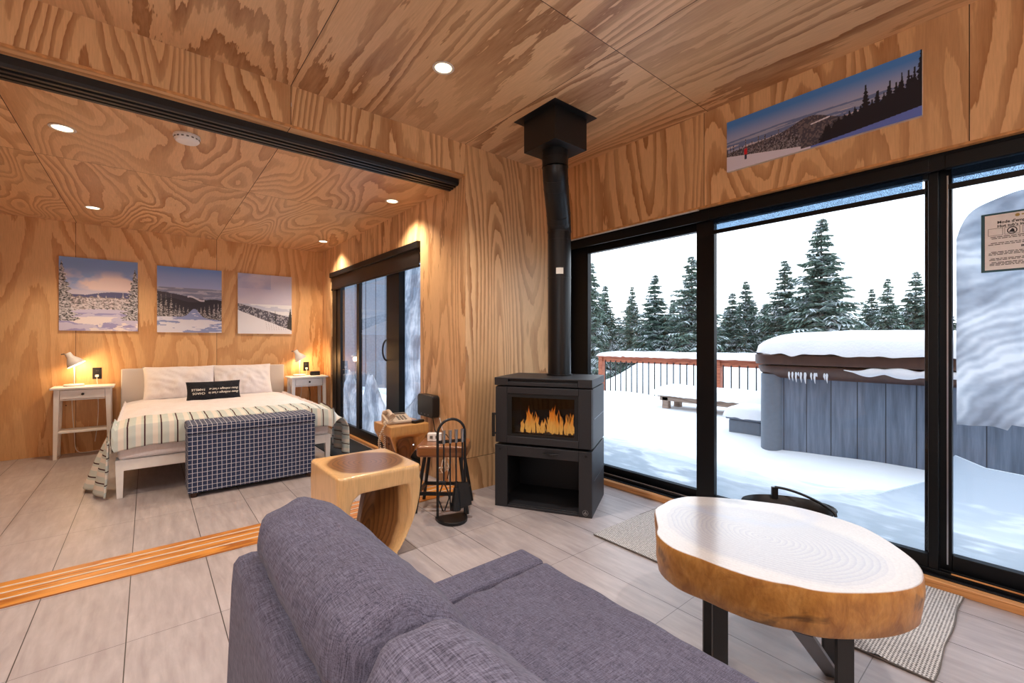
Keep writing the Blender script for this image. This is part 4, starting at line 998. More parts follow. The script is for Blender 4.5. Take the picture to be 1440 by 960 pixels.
# back cushions
sec = [(.250,.42),(.236,.52),(.215,.62),(.190,.672),(.184,.72),(.205,.758),(.245,.779),(.290,.783),(.335,.765),(.385,.722),(.430,.672),(.462,.61),(.475,.54),(.470,.47),(.440,.425),(.35,.415)]
sec = smooth_loop(sec, 3)
def backc(ya, yb, seed, mat, dx=0, dz=0, tilt=0, k=1.0):
    b = MB(); n_ = 44; rings = []; cx, cz = .33, .59
    for i in range(n_+1):
        v = i/n_; y = ya+(yb-ya)*v; m = max(1e-3, 1-abs(2*v-1)**9)**.5; m = .72+.28*m if 0 < i < n_ else .70
        ring = []
        for j, (x, z) in enumerate(sec):
            w = 1+.035*mnoise.noise(Vector((x*8, y*6, z*8+seed)))+.03*mnoise.noise(Vector((x*12+y*5, y*20, z*8+seed)))+.02*mnoise.noise(Vector((x*30, y*9, z*30+seed)))
            ed = min(v, 1-v)*(yb-ya); w -= .035*math.exp(-ed/.05)*math.sin(j*1.1+seed)
            mm = m*w*k; ring.append((cx+dx+(x-cx)*mm, y, cz+dz+(z-cz)*mm+(.03*(1-m) if z > .7 else 0)))
        rings.append(ring)
    b.loft(rings); return b.build('back_cushion', mat, so, world=True, smooth=70)
backc(.578, 1.172, 1, SF)
backc(-.02, .572, 5, MAT['sofa_cloth_coarse'], dx=.008, dz=-.01)
backc(-.62, -.03, 9, SF)
for x in (.19,.98):
    for y in (Y0+.06, Y1-.08):
        MB().lathe([(.018,0),(.022,.062)], 14, c=(x,y,0)).build('foot', MAT['black_plastic'], so, world=True)

# ------------------------------------------------------------------ bed
bd = thing('bed', 'white double bed with pale upholstered headboard against the plywood wall', 'bed', (.575, 5.3, 0))
BX0, BX1, BY0, BY1 = -.185, 1.335, 4.325, 6.33
MB().box((-.224,6.32,.05),(1.367,6.385,.855)).build('headboard', MAT['headboard_cloth'], bd, world=True, bevel=.014, seg=3)
MB().box((BX0+.03,BY0,.200),(BX1-.03,BY0+.03,.276)).build('foot_rail', MAT['white_paint'], bd, world=True, bevel=.003)
for x in (BX0,BX1-.03): MB().box((x,BY0+.02,.200),(x+.03,6.32,.276)).build('side_rail', MAT['white_paint'], bd, world=True, bevel=.003)
for x in (BX0, BX1-.05):
    for y in (BY0-.002, 6.255): MB().loft([[(x+.008,y+.008,0),(x+.042,y+.008,0),(x+.042,y+.042,0),(x+.008,y+.042,0)],[(x,y,.278),(x+.05,y,.278),(x+.05,y+.05,.278),(x,y+.05,.278)]]).build('leg', MAT['white_paint'], bd, world=True, bevel=.002)
b = MB(); rb = lambda: None
b.box((BX0+.01,BY0+.015,.275),(BX1-.01,6.315,.47)); b.build('mattress', MAT['white_linen'], bd, world=True, bevel=.03, seg=3)
def cloth_top(x0, x1, y0, y1, zt, dropL, dropR, dropF, flareL, flareR, seed, th=.0, rr=.07):
    """mapping (a metres across, b metres along from the foot) -> point on the bed shape"""
    def f(a, b_, ):
        # across
        Wd = x1-x0
        if a < 0: L = -a; k = min(1, L/rr); X = x0+.0-rr*.3*k - flareL*max(0, L-rr)*(1) ; Zd = L-rr*.25*k
        elif a > Wd: L = a-Wd; k = min(1, L/rr); X = x1+rr*.3*k+flareR*max(0, L-rr); Zd = L-rr*.25*k
        else: X = x0+a; e = min(a, Wd-a); Zd = .035*math.exp(-e/.08)
        Z = zt-Zd
        if b_ < 0: L = -b_; Y = y0-.012-.02*min(1, L/.08); Z -= L*.98
        else: Y = y0+b_; Z -= .03*math.exp(-b_/.06)
        w = .007*mnoise.noise(Vector((a*7, b_*7, seed)))+.004*mnoise.noise(Vector((a*17, b_*15, seed)))
        return Vector((X, Y, Z+w+th))
    return f
fD = cloth_top(BX0, BX1, BY0, 6.0, .525, .1,.1,.1, .05,.05, 2)
b = MB()
b.grid(lambda u, v: tuple(fD(-.13+u*(BX1-BX0+.26), .06+v*1.90)), 90, 80)
b.build('duvet', MAT['white_linen'], bd, world=True, smooth=70)
# the striped blanket
bl_th = .012
fB = cloth_top(BX0-.012, BX1+.012, BY0, 6.0, .538, 0,0,0, .42,.30, 7)
def fBl(u, v):
    WT = BX1-BX0+.024; a = -.50+u*(WT+.50+.50); b_ = -.165+v*.53
    p = fB(a, b_)
    if a < 0:      # left drape hanging to the floor, fanning out
        L = -a; q = max(0, L-.05)
        lo_y = BY0-.02; full = max(0, min(1, L/.12))
        # front overhang collapses into the hanging side
        yy = BY0-.025+(b_+.165)*(.92 + .0*q) + .02*math.sin(b_*22)*q/.4 
        p = Vector((BX0-.03-q*.05 - (b_+.165)*q*.62 - .018*math.sin(b_*26+1)*min(1,q*4), yy, .538-.02-L*.985*(1.0-.03*b_)))
        p0 = fB(a, b_); k = min(1, L/.10); p = p0.lerp(p, k*k*(3-2*k))
    elif a > WT:
        L = a-WT; q = max(0, L-.04)
        p1 = Vector((BX1+.05+.10*math.sin(min(1, q/.2)*PI/2)+.018*math.sin(b_*24)*min(1,q*4), BY0-.02+(b_+.165)*.95, .52-L*.9)); k = min(1, L/.12); p = p.lerp(p1, k*k*(3-2*k))
    p.z = max(p.z, .012)
    return tuple(p)
b = MB(); nu_, nv_ = 150, 44
b.grid(fBl, nu_, nv_, uv=True); b.uv = [tuple((x*(BX1-BX0+1.024), y*.53) for x, y in q) for q in b.uv]
bk_ = b.build('blanket', MAT['striped_cloth'], smooth=80)
md = bk_.modifiers.new('t', 'SOLIDIFY'); md.thickness = .008; md.offset = 1
tag(bk_, 'sage and cream striped blanket draped over the foot of the bed', 'blanket')
# pillows
def pillow(name, label, c, w, h, th, lean, mat, seed, rz=0, group=None, nu=34, nv=26, pw=.42):
    t = thing(name, label, 'pillow', c, rz, group); b = MB(); M_ = Matrix.Rotation(lean, 4, 'X')
    for sgn in (1,-1):
        def f(u, v, sgn=sgn):
            a = 2*u-1; c_ = 2*v-1; k = max(0, (1-a*a)*(1-c_*c_))**pw
            x = a*w/2*(1-.05*(1-abs(c_))**1.0*0-.045*(1-c_*c_)*abs(a)**3); z = c_*h/2*(1-.06*(1-a*a)*abs(c_)**3)
            wr = 1+.30*mnoise.noise(Vector((x*9, z*9, seed+sgn)))+.22*mnoise.noise(Vector((x*20+z*14, z*18, seed)))
            return tuple(M_ @ Vector((x, -sgn*th/2*k*wr, z+h/2)))
        b.grid(f, nu, nv)
    b.build('case', mat, t, smooth=80, merge=True)
    return t, M_
g = 'white pillows on the bed'
pillow('pillow', 'left white pillow leaning on the headboard', (.285, 6.16, .50), .66, .40, .19, R(-22), MAT['white_linen'], 1, 0, g)
pillow('pillow', 'right white pillow leaning on the headboard', (.895, 6.17, .50), .62, .40, .19, R(-22), MAT['white_linen'], 4, 0, g)
cu, M_ = pillow('lumbar_cushion', 'small black rectangular cushion with white lettering on the bed', (.56, 5.80, .508), .50, .215, .09, R(-14), MAT['black_cloth'], 9, R(1), pw=.35)
tx = [("Beau m\u00e9lange c'est le", 'CHAOS', .088), ("Beau m\u00e9nage c'est la", 'FAMILLE', .128)]
for s1, s2, z in tx:   # printed upside down, as the cushion lies
    b = MB()
    m1 = M_ @ plane_mat((.222, -.052, z), (-1,0,0), (0,0,-1)); text_into(b, s1, .032, m1, 0, shear=.35, bold=.0006)
    m2 = M_ @ plane_mat((-.085, -.052, z), (-1,0,0), (0,0,-1)); text_into(b, s2, .033, m2, 0, bold=.0005)
    b.build('lettering', MAT['paper'], cu)

# ------------------------------------------------------------------ nightstands and lamps
def nightstand(label, loc, rz=0, first=[None]):
    if first[0] is None:
        t = thing('nightstand', label, 'nightstand', loc, rz, 'white nightstands beside the bed'); first[0] = t
        w, d = .37, .25
        MB().box((-.232,-.155,.678),(.232,.135,.70)).build('table_top', MAT['white_paint'], t, bevel=.006)
        for sx in (-1,1):
            for sy in (-1,1):
                x, y = sx*(w/2-.0), sy*(d/2-.015)-.005
                MB().loft([[(x-.014+.0*sx+sx*.012,y-.013,0),(x+.014+sx*.012,y-.013,0),(x+.014+sx*.012,y+.013,0),(x-.014+sx*.012,y+.013,0)],[(x-.021,y-.018,.678),(x+.021,y-.018,.678),(x+.021,y+.018,.678),(x-.021,y+.018,.678)]]).build('leg', MAT['white_paint'], t, bevel=.002)
        b = MB(); b.box((-.17,.09,.575),(.17,.11,.678)); b.box((-.19,-.10,.575),(-.175,.10,.678)); b.box((.175,-.10,.575),(.19,.10,.678)); b.box((-.165,-.125,.57),(.165,-.11,.582)); b.build('apron', MAT['white_paint'], t, bevel=.002)
        dw = MB().box((-.163,-.132,.586),(.163,-.112,.672)).build('drawer', MAT['white_paint'], t, bevel=.003)
        b = MB(); b.m = Matrix.Translation((0,-.132,.63)) @ Matrix.Rotation(PI/2,4,'X'); b.lathe([(.005,0),(.005,.008),(.012,.014),(.012,.019),(.0,.022)], 14, caps=False); b.build('knob', MAT['black_metal'], dw, smooth=50)
        MB().box((-.178,-.118,.248),(.178,.10,.268)).build('shelf', MAT['white_paint'], t, bevel=.003)
    else:
        t = copy_tree(first[0]); t.location = loc; t['label'] = label
    return t
nightstand('white wooden nightstand on the left side of the bed', (-.50, 6.25, 0))
nightstand('white wooden nightstand between the bed and the sliding door', (1.612, 6.22, 0))
def lamp(label, loc, rz, energy, first=[None]):
    if first[0] is None:
        t = thing('table_lamp', label, 'lamp', loc, rz, 'white bedside lamps'); first[0] = t
        MB().lathe([(.075,0),(.078,.004),(.078,.018),(.073,.022),(.0,.022)], 32, caps=False).build('base', MAT['white_plastic'], t, smooth=40)
        MB().tube([(0,0,.02),(0,0,.255)], .0065, 10).build('pole', MAT['white_plastic'], t, smooth=40)
        b = MB(); M1 = Matrix.Translation((-.010,0,.265)) @ Matrix.Rotation(R(-30), 4, 'Y'); b.m = M1
        b.lathe([(.024,.078),(.026,.074),(.028,.035),(.035,.022),(.056,-.01),(.077,-.055),(.0765,-.057),(.054,-.012),(.033,.018),(.024,.03)], 32, caps=False); b.lathe([(.0,.080),(.024,.078)], 32, caps=False)
        sh = b.build('lamp_shade', MAT['white_plastic'], t, smooth=50)
        b = MB(); b.m = M1; b.lathe([(.0,-.042),(.018,-.035),(.024,-.018),(.020,.0),(.010,.02)], 16, caps=False); b.build('bulb', MAT['bulb_glow'], t, smooth=60)
        b = MB(); b.m = M1; b.tube([(-.02,0,.082),(-.045,0,.09)], .006, 8); b.build('switch', MAT['key_grey'], sh)
    else:
        t = copy_tree(first[0]); t.location = loc; t['label'] = label; t.rotation_euler = (0,0,rz)
    ld = bpy.data.lights.new('lamp_light', 'POINT'); ld.energy = energy; ld.color = (1,.62,.28); ld.shadow_soft_size = .03
    lo = bpy.data.objects.new('lamp_light', ld); COL.objects.link(lo); lo.location = Vector(loc)+Matrix.Rotation(rz,3,'Z')@Vector((.030,0,.20))
    return t
lamp('white desk lamp lit on the left nightstand', (-.575,6.25,.70), R(-8), 5)
lamp('white desk lamp lit on the right nightstand', (1.535,6.26,.70), R(-8), 5)
rb_ = thing('alarm_clock', 'small black alarm clock on the right nightstand', 'clock', (1.725,6.25,.70))
b = MB(); rbox(b, 0, 0, 0, .055, .12, .06, .012); b.build('case', MAT['black_plastic'], rb_, bevel=.005); MB().box((-.045,-.0315,.015),(.045,-.030,.042)).build('display', MAT['stove_dark'], rb_)
for x, lab in ((-.415,'black wall outlet with a white plug above the left nightstand'), (1.655,'black wall outlet behind the lamp on the right nightstand')):
    t = thing('wall_outlet', lab, 'outlet', (x, YB, .815), 0, 'black outlets beside the bed')
    MB().box((-.036,-.006,-.06),(.036,-.0003,.06)).build('cover_plate', MAT['black_plastic'], t, bevel=.003)
    b = MB()
    for z in (.027,-.027):
        for xx in (-.008,.006): b.box((xx,-.0068,z-.006),(xx+.0025,-.006,z+.006))
    b.build('slots', MAT['key_grey'], t)
    pg = thing('plug', 'white plug in the outlet ' + ('above the left nightstand' if x < 0 else 'by the right nightstand'), 'plug', (x, YB-.007, .788))
    MB().box((-.014,-.024,-.012),(.014,0,.012)).build('plug_body', MAT['white_plastic'], pg, bevel=.004)
    MB().tube([(0,-.02,-.01),(0,-.018,-.05),(.003,-.012,-.085)], .003, 6).build('cord', MAT['white_plastic'], pg)
cable('white lamp cable hanging behind the left nightstand down to the floor', [(-.60,6.36,.66),(-.60,6.38,.45),(-.585,6.385,.2),(-.56,6.37,.02),(-.42,6.36,.008),(-.33,6.35,.03),(-.30,6.38,.09)], .0035, 'white_plastic')
cable('white cable hanging below the left wall outlet', [(-.415,6.38,.66),(-.405,6.385,.5),(-.41,6.39,.3),(-.43,6.385,.10)], .0035, 'white_plastic')
cable('white cable hanging under the right nightstand', [(1.60,6.37,.66),(1.59,6.385,.5),(1.575,6.39,.3),(1.58,6.385,.02)], .0035, 'white_plastic')
cable('dark cable hanging under the right nightstand', [(1.70,6.37,.66),(1.71,6.38,.60),(1.68,6.38,.55),(1.70,6.385,.45),(1.69,6.385,.2),(1.70,6.38,.01)], .004, 'black_plastic')

# trunk
tk = thing('storage_trunk', 'blue and white checked fabric storage bench at the foot of the bed', 'storage bench', (.665, 4.145, 0))
MB().box((-.44,-.145,.035),(.44,.145,.462)).build('body', MAT['trunk_cloth'], tk, bevel=.006)
MB().box((-.446,-.151,.464),(.446,.150,.535)).build('lid', MAT['trunk_cloth'], tk, bevel=.018, seg=3)
for sx in (-.40,.40):
    for sy in (-.115,.115): MB().lathe([(.02,0),(.024,.036)], 12, c=(sx,sy,0)).build('foot', MAT['dark_brown_wood'], tk)
dm = MB().box((1.42,4.25,.0),(1.84,5.45,.010)).build('door_mat', MAT['mat_black'], bevel=.003); tag(dm, 'dark doormat on the floor inside the bedroom sliding door', 'mat')

# ------------------------------------------------------------------ outdoors
def sn_h(x, y):
    # deck snow; heaped against the glass
    press = np.interp(y, [-1.6,-.6,-.1,.05,.2,.3,.38,.6,.9,1.45,2.6,3.4], [.5,.62,.56,.55,.56,.60,.46,.33,.25,.27,.30,.30])
    base = .22+.02*mnoise.noise(Vector((x*.7,y*.7,1)))+.01*mnoise.noise(Vector((x*3,y*3,4)))
    k = math.exp(-((x-3.0)/.45)**2)
    h = base*(1-k)+press*k
    # swale in front of the tub
    h -= .06*math.exp(-((x-4.15)/.3)**2)*math.exp(-((y-1.75)/.5)**2)
    h += .10*math.exp(-((x-6.1)/.5)**2)*math.exp(-((y-4.6)/.6)**2)
    if x > 6.9: 
        d_ = min(1, (x-6.9)/5); h = h*(1-d_)+(-.9)*d_ ; q_ = min(1, max(0, (7.3-y)/1.7)); h += 1.18*math.exp(-((x-9.3)/1.5)**2)*q_*q_*(3-2*q_)*min(1, max(0, (y+2)/3))
    return h
b = MB()
xs_ = [3.012+.0*i for i in range(1)] + [3.03+.04*i for i in range(30)] + [4.25+.12*i for i in range(30)] + [7.9+.35*i for i in range(16)] + [14+2.5*i for i in range(12)]
ys_ = [-14+1.2*i for i in range(9)] + [-3+.15*i for i in range(18)] + [-.3+.05*i for i in range(66)] + [3.05+.15*i for i in range(32)] + [8+1.8*i for i in range(14)]
vs = [(x, y, float(sn_h(x, y)) if not (y > 2.94 and x < 3.03) else float(sn_h(x,y))) for x in xs_ for y in ys_]; ny_ = len(ys_)
fs = [(i*ny_+j, (i+1)*ny_+j, (i+1)*ny_+j+1, i*ny_+j+1) for i in range(len(xs_)-1) for j in range(ny_-1)]
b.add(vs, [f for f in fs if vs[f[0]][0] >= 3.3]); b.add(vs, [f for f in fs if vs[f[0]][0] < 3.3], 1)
vs = []; fs = []
for j, y in enumerate(ys_): vs += [(3.012, y, -.1), (3.012, y, float(sn_h(3.012, y)))]
for j in range(ny_-1): fs.append((2*j, 2*j+2, 2*j+3, 2*j+1))
b.add(vs, fs, 1)
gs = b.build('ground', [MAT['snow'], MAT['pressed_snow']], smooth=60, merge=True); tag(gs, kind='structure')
b = MB()   # snow beyond the bedroom door
b.grid(lambda u, v: (2.02+u*.985, 2.96+v*9, .28+.45*math.exp(-((v*9+2.96-3.6)/.6)**2)*(1-u)+.12*mnoise.noise(Vector((u*2,v*9,3)))+ .22*math.exp(-((v*9+2.96-5.6)/.5)**2)*(1-u)), 16, 80)
o = b.build('ground', MAT['snow'], smooth=60); tag(o, kind='structure')
# packed snow on the outside of the right-hand pane
def pack(name, label, ya, yb, zlo, zhi, thick, x0, amp=.015, seed=1, nu=90, nv=110, freq=26, left=None):
    b = MB()
    def zr(y, v): 
        lo, hi = zlo(y), zhi(y); return lo+(hi-lo)*v
    def fr(u, v):
        y = ya+(yb-ya)*u; z = zr(y, v)
        e = min(v, 1-v)*4; e = min(1, e)**.5; e2 = min(1, min(u*12+.0, 1) ) 
        bow = .5*mnoise.noise(Vector((y*2.2, z*2.2, seed))); band = math.sin((z*1.0-.35*(y-.0)**2*2+.25*bow)*2*PI*freq/10+bow*5)
        return (x0+.006+amp*(1+bow)*.8*(1.6-e)+.006*band+.012*max(0, mnoise.noise(Vector((y*7, z*9, seed+3)))), y, z)
    def bk(u, v):
        y = ya+(yb-ya)*u; z = zr(y, v); e = max(0, min(1, min(v, 1-v)*5, min(u*6+.15, 1)))**.5
        return (x0+.03+thick*e*(1+.4*mnoise.noise(Vector((y*3, z*3, seed+8)))), y, z)
    b.grid(fr, nu, nv); b.grid(bk, nu//2, nv//2)
    for fA, fB_ in ((lambda s_: fr(s_,0), lambda s_: bk(s_,0)), (lambda s_: fr(s_,1), lambda s_: bk(s_,1)), (lambda s_: fr(0,s_), lambda s_: bk(0,s_)), (lambda s_: fr(1,s_), lambda s_: bk(1,s_))):
        b.grid(lambda u, v, fA=fA, fB_=fB_: tuple(Vector(fA(u)).lerp(Vector(fB_(u)), v)), nu, 1)
    o = b.build(name, MAT['packed_snow'], smooth=70); return tag(o, label, 'snow', kind='stuff')
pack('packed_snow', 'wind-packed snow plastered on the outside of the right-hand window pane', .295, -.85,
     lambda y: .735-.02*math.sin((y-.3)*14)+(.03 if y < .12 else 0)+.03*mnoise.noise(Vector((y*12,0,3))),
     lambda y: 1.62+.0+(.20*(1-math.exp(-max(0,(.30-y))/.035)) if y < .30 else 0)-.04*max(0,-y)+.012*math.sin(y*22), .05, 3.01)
pack('packed_snow', 'white snow plastered on the outside of the bedroom door glass', 4.36, 3.58,
     lambda y: .25, lambda y: 1.95, .05, 2.01, nu=30, nv=100, seed=6)

pack('packed_snow', 'lumpy snow piled against the lower left glass of the bedroom door', 5.85, 4.42,
     lambda y: .03, lambda y: .62+.16*math.sin(y*9+1)+.12*mnoise.noise(Vector((y*8,2,1))), .05, 1.95, nu=50, nv=40, seed=9)
# railing
RX = 6.6
rl = thing('deck_railing', 'reddish wooden deck railing with thin black balusters half buried in snow', 'railing', (RX, 3.0, 0))
for y in (5.38, 3.17, .95, -1.3): MB().box((RX-.045,y-.045,-.1),(RX+.045,y+.045,.86)).build('post', MAT['cedar'], rl, world=True, bevel=.006)
MB().box((RX-.07,-1.35,.86),(RX+.07,5.43,.895)).build('cap_rail', MAT['cedar'], rl, world=True, bevel=.005)
MB().box((RX-.02,-1.3,.775),(RX+.02,5.34,.86)).build('top_rail', MAT['cedar'], rl, world=True, bevel=.005)
MB().box((RX-.02,-1.3,.02),(RX+.02,5.34,.09)).build('bottom_rail', MAT['cedar'], rl, world=True, bevel=.005)
y = 5.27
while y > 1.0:
    if abs(y-3.17) > .07: MB().tube([(RX-.028,y,.05),(RX-.028,y,.80)], .010, 8).build('baluster', MAT['black_metal'], rl, world=True)
    y -= .115
def snowcap(label, x0, x1, y0, y1, z, h, seed, over=.02, nu=20, nv=60, name='snow_cap', pw=.35, droop=.02):
    b = MB()
    def f(u, v):
        a, c_ = 2*u-1, 2*v-1; k = max(0, (1-a**4)*(1-c_**8))**pw
        x = (x0+x1)/2+a*(x1-x0)/2*(1+over*.0); y = (y0+y1)/2+c_*(y1-y0)/2
        q = 1+.25*mnoise.noise(Vector((x*1.5,y*1.5,seed)))+.1*mnoise.noise(Vector((x*6,y*6,seed)))
        return (x, y, z-droop*(1-k)*(1+.9*mnoise.noise(Vector((x*14,y*14,seed))))+h*k*q)
    b.grid(f, nu, nv)
    b.grid(lambda u, v: (x0+(x1-x0)*(.02+.96*u), y0+(y1-y0)*(.005+.99*v), z+.001), nu, nv)
    o = b.build(name, MAT['snow'], smooth=80); return tag(o, label, 'snow', kind='stuff')
snowcap('snow lying along the top of the deck railing', RX-.09, RX+.09, -1.4, 5.46, .90, .085, 3, nv=120, nu=12)
# bench
bn = thing('deck_bench', 'grey wooden bench under snow in front of the railing', 'bench', (5.75,2.9,.2))
for k in range(3): MB().box((5.56+k*.14,2.1,.38),(5.68+k*.14,3.54,.42)).build('seat_board', MAT['weathered'], bn, world=True, bevel=.004)
for y in (2.2,3.42):
    for x in (5.60,5.90): MB().box((x-.04,y-.045,.0),(x+.04,y+.045,.38)).build('leg', MAT['weathered'], bn, world=True, bevel=.004)
MB().box((5.56,2.15,.33),(5.60,3.50,.38)).build('apron', MAT['weathered'], bn, world=True, bevel=.003)
snowcap('thick snow lying on the deck bench', 5.50, 6.02, 2.05, 3.60, .423, .12, 8)
# hot tub
TX0, TX1, TY0, TY1 = 4.35, 6.4, -.62, 1.66
tb = thing('hot_tub', 'large grey panelled hot tub with brown rim on the snowy deck', 'hot tub', ((TX0+TX1)/2, (TY0+TY1)/2, 0))
b = MB(); b.box((TX0,TY0+.03,.0),(TX1,TY1-.03,.86)); b.build('cabinet', MAT['tub_plank'])
cab = bpy.data.objects['cabinet']; cab.parent = tb; cab.matrix_parent_inverse = Matrix.Translation(-Vector(tb.location))
for x in (TX0+.035,TX1-.035):
    for y in (TY1-.05,TY0+.05):
        MB().loft([[(x+.095*math.cos(a),y+.095*math.sin(a),z) for a in [2*PI*k/20 for k in range(20)]] for z in (0,.86)]).build('corner_post', MAT['tub_post'], tb, world=True, smooth=40)
def rrect(x0,x1,y0,y1,r,n=6):
    pts = []
    for qx,qy,a0 in ((x1-r,y1-r,0),(x0+r,y1-r,90),(x0+r,y0+r,180),(x1-r,y0+r,270)):
        for k in range(n+1): a = R(a0+90*k/n); pts.append((qx+r*math.cos(a), qy+r*math.sin(a)))
    return pts
b = MB(); rings = []
for off, z in ((.02,.83),(.045,.85),(.07,.88),(.08,.915),(.08,.935)):
    rings.append([(x,y,z) for x,y in rrect(TX0-off,TX1+off,TY0-off,TY1+off,.16)])
b.loft(rings); b.build('rim', MAT['tub_rim'], tb, world=True, smooth=50)
b = MB(); rings = []
for off, z in ((.06,.945),(.095,.95),(.10,.97),(.10,1.03),(.08,1.05),(.0,1.06)):
    rings.append([(x,y,z) for x,y in rrect(TX0-off,TX1+off,TY0-off,TY1+off,.16)])
b.loft(rings); b.build('cover', MAT['tub_rim'], tb, world=True, smooth=40)
b = MB()
def capf(u, v):
    a, c_ = 2*u-1, 2*v-1
    k = max(0, (1-a**6)*(1-c_**6))**.33
    x = (TX0+TX1)/2+a*((TX1-TX0)/2+.12); y = (TY0+TY1)/2+c_*((TY1-TY0)/2+.12)
    # round the plan corners
    x -= .07*a*abs(a)**7*abs(c_)**7; y -= .07*c_*abs(c_)**7*abs(a)**7
    z = 1.035+.028*mnoise.noise(Vector((x*11,y*11,2)))*(1-k)+k*(.135+.075*math.sin(PI*min(1,max(0,.2+.55*(1-v)+.2)))-.0)+.012*mnoise.noise(Vector((x*4,y*4,5)))
    return (x, y, z)
b.grid(capf, 60, 90); b.grid(lambda u, v: (TX0-.1+(TX1-TX0+.2)*(.01+.98*u), TY0-.1+(TY1-TY0+.2)*(.01+.98*v), 1.055), 4, 4)
o = b.build('snow_cap', MAT['snow'], smooth=80); tag(o, 'deep rounded snow lying on the hot tub cover', 'snow', kind='stuff')
# snow and icicles along the near rim
b = MB(); ri = random.Random(9)
def ledge(s_, a):
    y = 1.05-s_*1.55; r_ = .028*(.5+.8*abs(mnoise.noise(Vector((y*5,1,2))))+.5*s_)*min(1, s_*8+.1)
    return (TX0-.085+r_*math.cos(a)*1.1, y, .915+.02*mnoise.noise(Vector((y*7,3,2)))+r_*1.25*math.sin(a))
b.grid(lambda u, v: ledge(u, 2*PI*v), 110, 14, wv=True)
for k in range(34):
    y = ri.choice([ri.uniform(1.15,1.45), ri.uniform(.25,.62), ri.uniform(-.5,.3)]); L = ri.uniform(.03,.10) if y > .7 else ri.uniform(.08,.30)
    b.tube([(TX0-.065,y,.89),(TX0-.063,y+.004,.89-L*.5),(TX0-.06,y,.89-L)], [.010,.007,.001], 6)
o = b.build('rim_snow', MAT['snow'], smooth=80); tag(o, 'clumped snow and icicles along the near rim of the hot tub', 'snow', kind='stuff')
stp = thing('tub_step', 'dark grey plastic step beside the hot tub, topped with snow', 'step', (4.85,1.95,.0))
MB().box((4.62,1.80,.0),(5.1,2.12,.36)).build('step_body', MAT['tub_post'], stp, world=True, bevel=.02)
MB().box((4.60,1.78,.36),(5.12,2.14,.40)).build('tread', MAT['shed_wall'], stp, world=True, bevel=.01)
snowcap('snow heaped on the step beside the hot tub', 4.58, 5.14, 1.74, 2.17, .402, .09, 12, nu=16, nv=20)

# spruces
def spruce(seed, H=6.0, Rb=1.35, whorls=52, nb=10):
    rs = random.Random(seed); t = thing('spruce_tree', 'x', 'tree', (0,0,0))
    b = MB(); b.tube([(0,0,0),(.03,0,H*.5),(0,0,H)], [.085*H/6,.05*H/6,.006], 8); b.build('trunk', MAT['bark'], t, smooth=60)
    V = []; F = []
    for w in range(whorls):
        s_ = (w+rs.random()*.5)/whorls; z0 = H*(.05+.95*s_)
        L0 = Rb*(1-s_)**.85*(.75+.35*rs.random())+.06
        for k in range(nb if s_ < .8 else 7):
            if rs.random() < .08: continue
            a = 2*PI*(k+rs.random()*.8)/nb+w*1.3; L = L0*rs.uniform(.55,1.2); dz = (-.42 if s_ < .5 else -.25)*L+rs.uniform(-.12,.12)*L
            ca, sa = math.cos(a), math.sin(a)
            P0 = Vector((0,0,z0)); P1 = Vector((ca*L, sa*L, z0+dz+.15*L))
            side = Vector((-sa, ca, 0)); nt = max(4, int(7*L/Rb)+3)
            mid = P0.lerp(P1,.5)+Vector((0,0,-.10*L))
            for q in range(nt):
                u = .12+.88*q/nt; p = P0*(1-u)**2+mid*2*u*(1-u)+P1*u*u
                tl = L*.42*(1-u*.62)*rs.uniform(.6,1.25)+.04
                out = (P1-P0).normalized()
                for sg in (-1,1):
                    tip = p+(side*sg*.8+out*.65).normalized()*tl+Vector((0,0,-.35*tl+rs.uniform(-.08,.06)))
                    w_ = .034*H/6+.08*tl; i = len(V)
                    V += [tuple(p-out*w_+Vector((0,0,.01))), tuple(p+out*w_), tuple(tip), tuple(p+Vector((0,0,-w_*1.5)))]; F += [(i,i+1,i+2), (i,i+2,i+3)]
            i = len(V); V += [tuple(mid-side*.03), tuple(mid+side*.03), tuple(P1+(P1-P0).normalized()*.05)]; F.append((i,i+1,i+2))
    b = MB(); b.add(V, F); b.build('foliage', MAT['spruce'], t, rm=True)
    return t
CAMF = 623.8; _a = math.atan2(760, CAMF); FX, FY = math.cos(_a), math.sin(_a)
def site(u, D): t_ = (u-720)/CAMF; return (D*(FX+t_*FY), D*(FY-t_*FX))
spec = [ # image column, image row of the tip, distance, width factor, label, prototype
 (832,366,15,.75,'slender spruce nearest the left edge of the window wall',1),
 (851,398,17,.9,'short spruce just right of the leftmost spruce behind the railing',2),
 (889,400,16,.65,'thin sparse spruce above the left part of the deck railing',1),
 (921,383,15,1.05,'bushy pointed spruce above the middle of the left window pane',0),
 (947,418,18,1.2,'low spruce between two taller ones behind the railing',2),
 (973,356,14,1.1,'tall spruce beside the black post between left and middle panes',3),
 (1030,408,15,1.0,'spruce just right of the black post in the middle pane',2),
 (1049,392,16,.95,'second spruce right of the black post in the middle pane',0),
 (1075,425,17,1.2,'low spruce at the left foot of the tall spruces',3),
 (1104,362,14.5,1.0,'tall dark spruce immediately left of the tallest spruce',3),
 (1155,303,13,1.05,'tallest and nearest spruce rising behind the hot tub',0),
 (1192,440,17,1.2,'low spruce at the right foot of the tallest spruce',2),
 (1226,403,16,.8,'left one of three small spruces above the hot tub',1),
 (1248,388,15,.8,'middle one of three small spruces above the hot tub',3),
 (1288,378,15,1.0,'snowy spruce beside the right black window post',2),
]
proto = {}
base_z = -.9
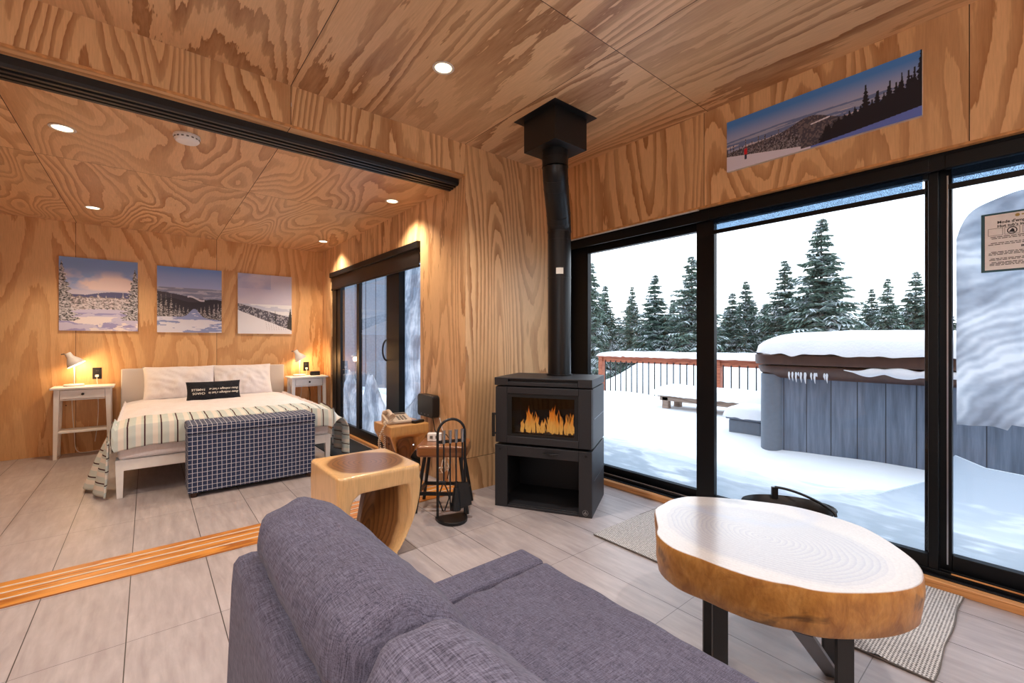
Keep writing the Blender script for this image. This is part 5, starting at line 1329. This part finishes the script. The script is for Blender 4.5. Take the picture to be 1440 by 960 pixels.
def put(u, v, D, wf, lab, k, group):
    wf *= 1.25; H = (1.15+(480-v)*D/CAMF)-base_z
    if k not in proto: o = proto[k] = spruce(20+k)
    else: o = copy_tree(proto[k])
    x, y = site(u, D); s_ = H/6.0; o.location = (x, y, base_z-.05); o.scale = (s_*wf, s_*wf, s_); o.rotation_euler = (0,0,random.uniform(0,6))
    o['label'] = lab; o['group'] = group; return o
for s_ in spec: put(*s_, 'spruces behind the deck')
rt_ = random.Random(2)
for i in range(34):
    u = 760+i*18.5+rt_.uniform(-5,5)
    put(u, rt_.uniform(415,447), rt_.uniform(19,26), rt_.uniform(1.2,1.6), 'low hazy spruce in the dense row far behind the deck', i % 4, 'far row of spruces')
for i in range(14):   # to the sides, seen from other positions and in reflections
    D = rt_.uniform(15,24); u = 1400+i*90; put(u, rt_.uniform(330,420), D, 1.1, 'spruce in the forest beyond the right edge of the view', i % 4, 'spruces right of the view')
# added wall outside the bedroom door; blocks bright sky so reflections show
sh = thing('shed', 'dark board-clad shed wall outside the bedroom sliding door', 'shed', (3.2, 8.6, 0))
b = MB()
for k in range(14): b.box((2.05+k*.2,8.4,-.1),(2.24+k*.2,8.43,2.9))
b.build('cladding', MAT['shed_wall'], sh, world=True, bevel=.004); MB().box((2.05,8.43,-.1),(4.85,10,2.85)).build('wall', MAT['shed_wall'], sh, world=True)
MB().box((1.95,8.25,2.9),(4.95,10.1,3.0)).build('roof', MAT['tub_post'], sh, world=True)
b = MB().box((XW-.7,YF+.1,-.1),(XW+.15,YF+.14,HL+.1)); o = b.build('wall_exterior', MAT['shed_wall']); tag(o, kind='structure')

# ------------------------------------------------------------------ sky, light, camera
w = bpy.data.worlds.new('sky'); SC.world = w; w.use_nodes = True; nt = w.node_tree; nt.nodes.clear()
ow = nt.nodes.new('ShaderNodeOutputWorld'); bg = nt.nodes.new('ShaderNodeBackground')
tc_ = nt.nodes.new('ShaderNodeTexCoord'); sx_ = nt.nodes.new('ShaderNodeSeparateXYZ'); rp = nt.nodes.new('ShaderNodeValToRGB')
nt.links.new(tc_.outputs['Generated'], sx_.inputs[0]); nt.links.new(sx_.outputs[2], rp.inputs[0]); nt.links.new(rp.outputs[0], bg.inputs[0]); nt.links.new(bg.outputs[0], ow.inputs[0])
rp.color_ramp.elements[0].position = 0; rp.color_ramp.elements[0].color = (.93,.97,1.0,1); rp.color_ramp.elements[1].position = .9; rp.color_ramp.elements[1].color = (.75,.87,1.0,1)
bg.inputs[1].default_value = 2.6
cam = bpy.data.cameras.new('camera'); cam.lens = 36*CAMF/1440; cam.sensor_width = 36; cam.clip_start = .02; cam.clip_end = 300
co = bpy.data.objects.new('camera', cam); COL.objects.link(co); co.location = (0,0,1.15); co.rotation_euler = (PI/2, 0, -(PI/2-_a))
SC.camera = co
SC.view_settings.view_transform = 'Standard'; SC.view_settings.look = 'None'; SC.view_settings.gamma = 1; SC.view_settings.use_curve_mapping = False
SC.view_settings.exposure = 0.13
SC.cycles.use_denoising = True; SC.cycles.max_bounces = 10; SC.cycles.diffuse_bounces = 5; SC.cycles.transparent_max_bounces = 16; SC.cycles.sample_clamp_indirect = 6
SC.cycles.caustics_reflective = False; SC.cycles.caustics_refractive = False
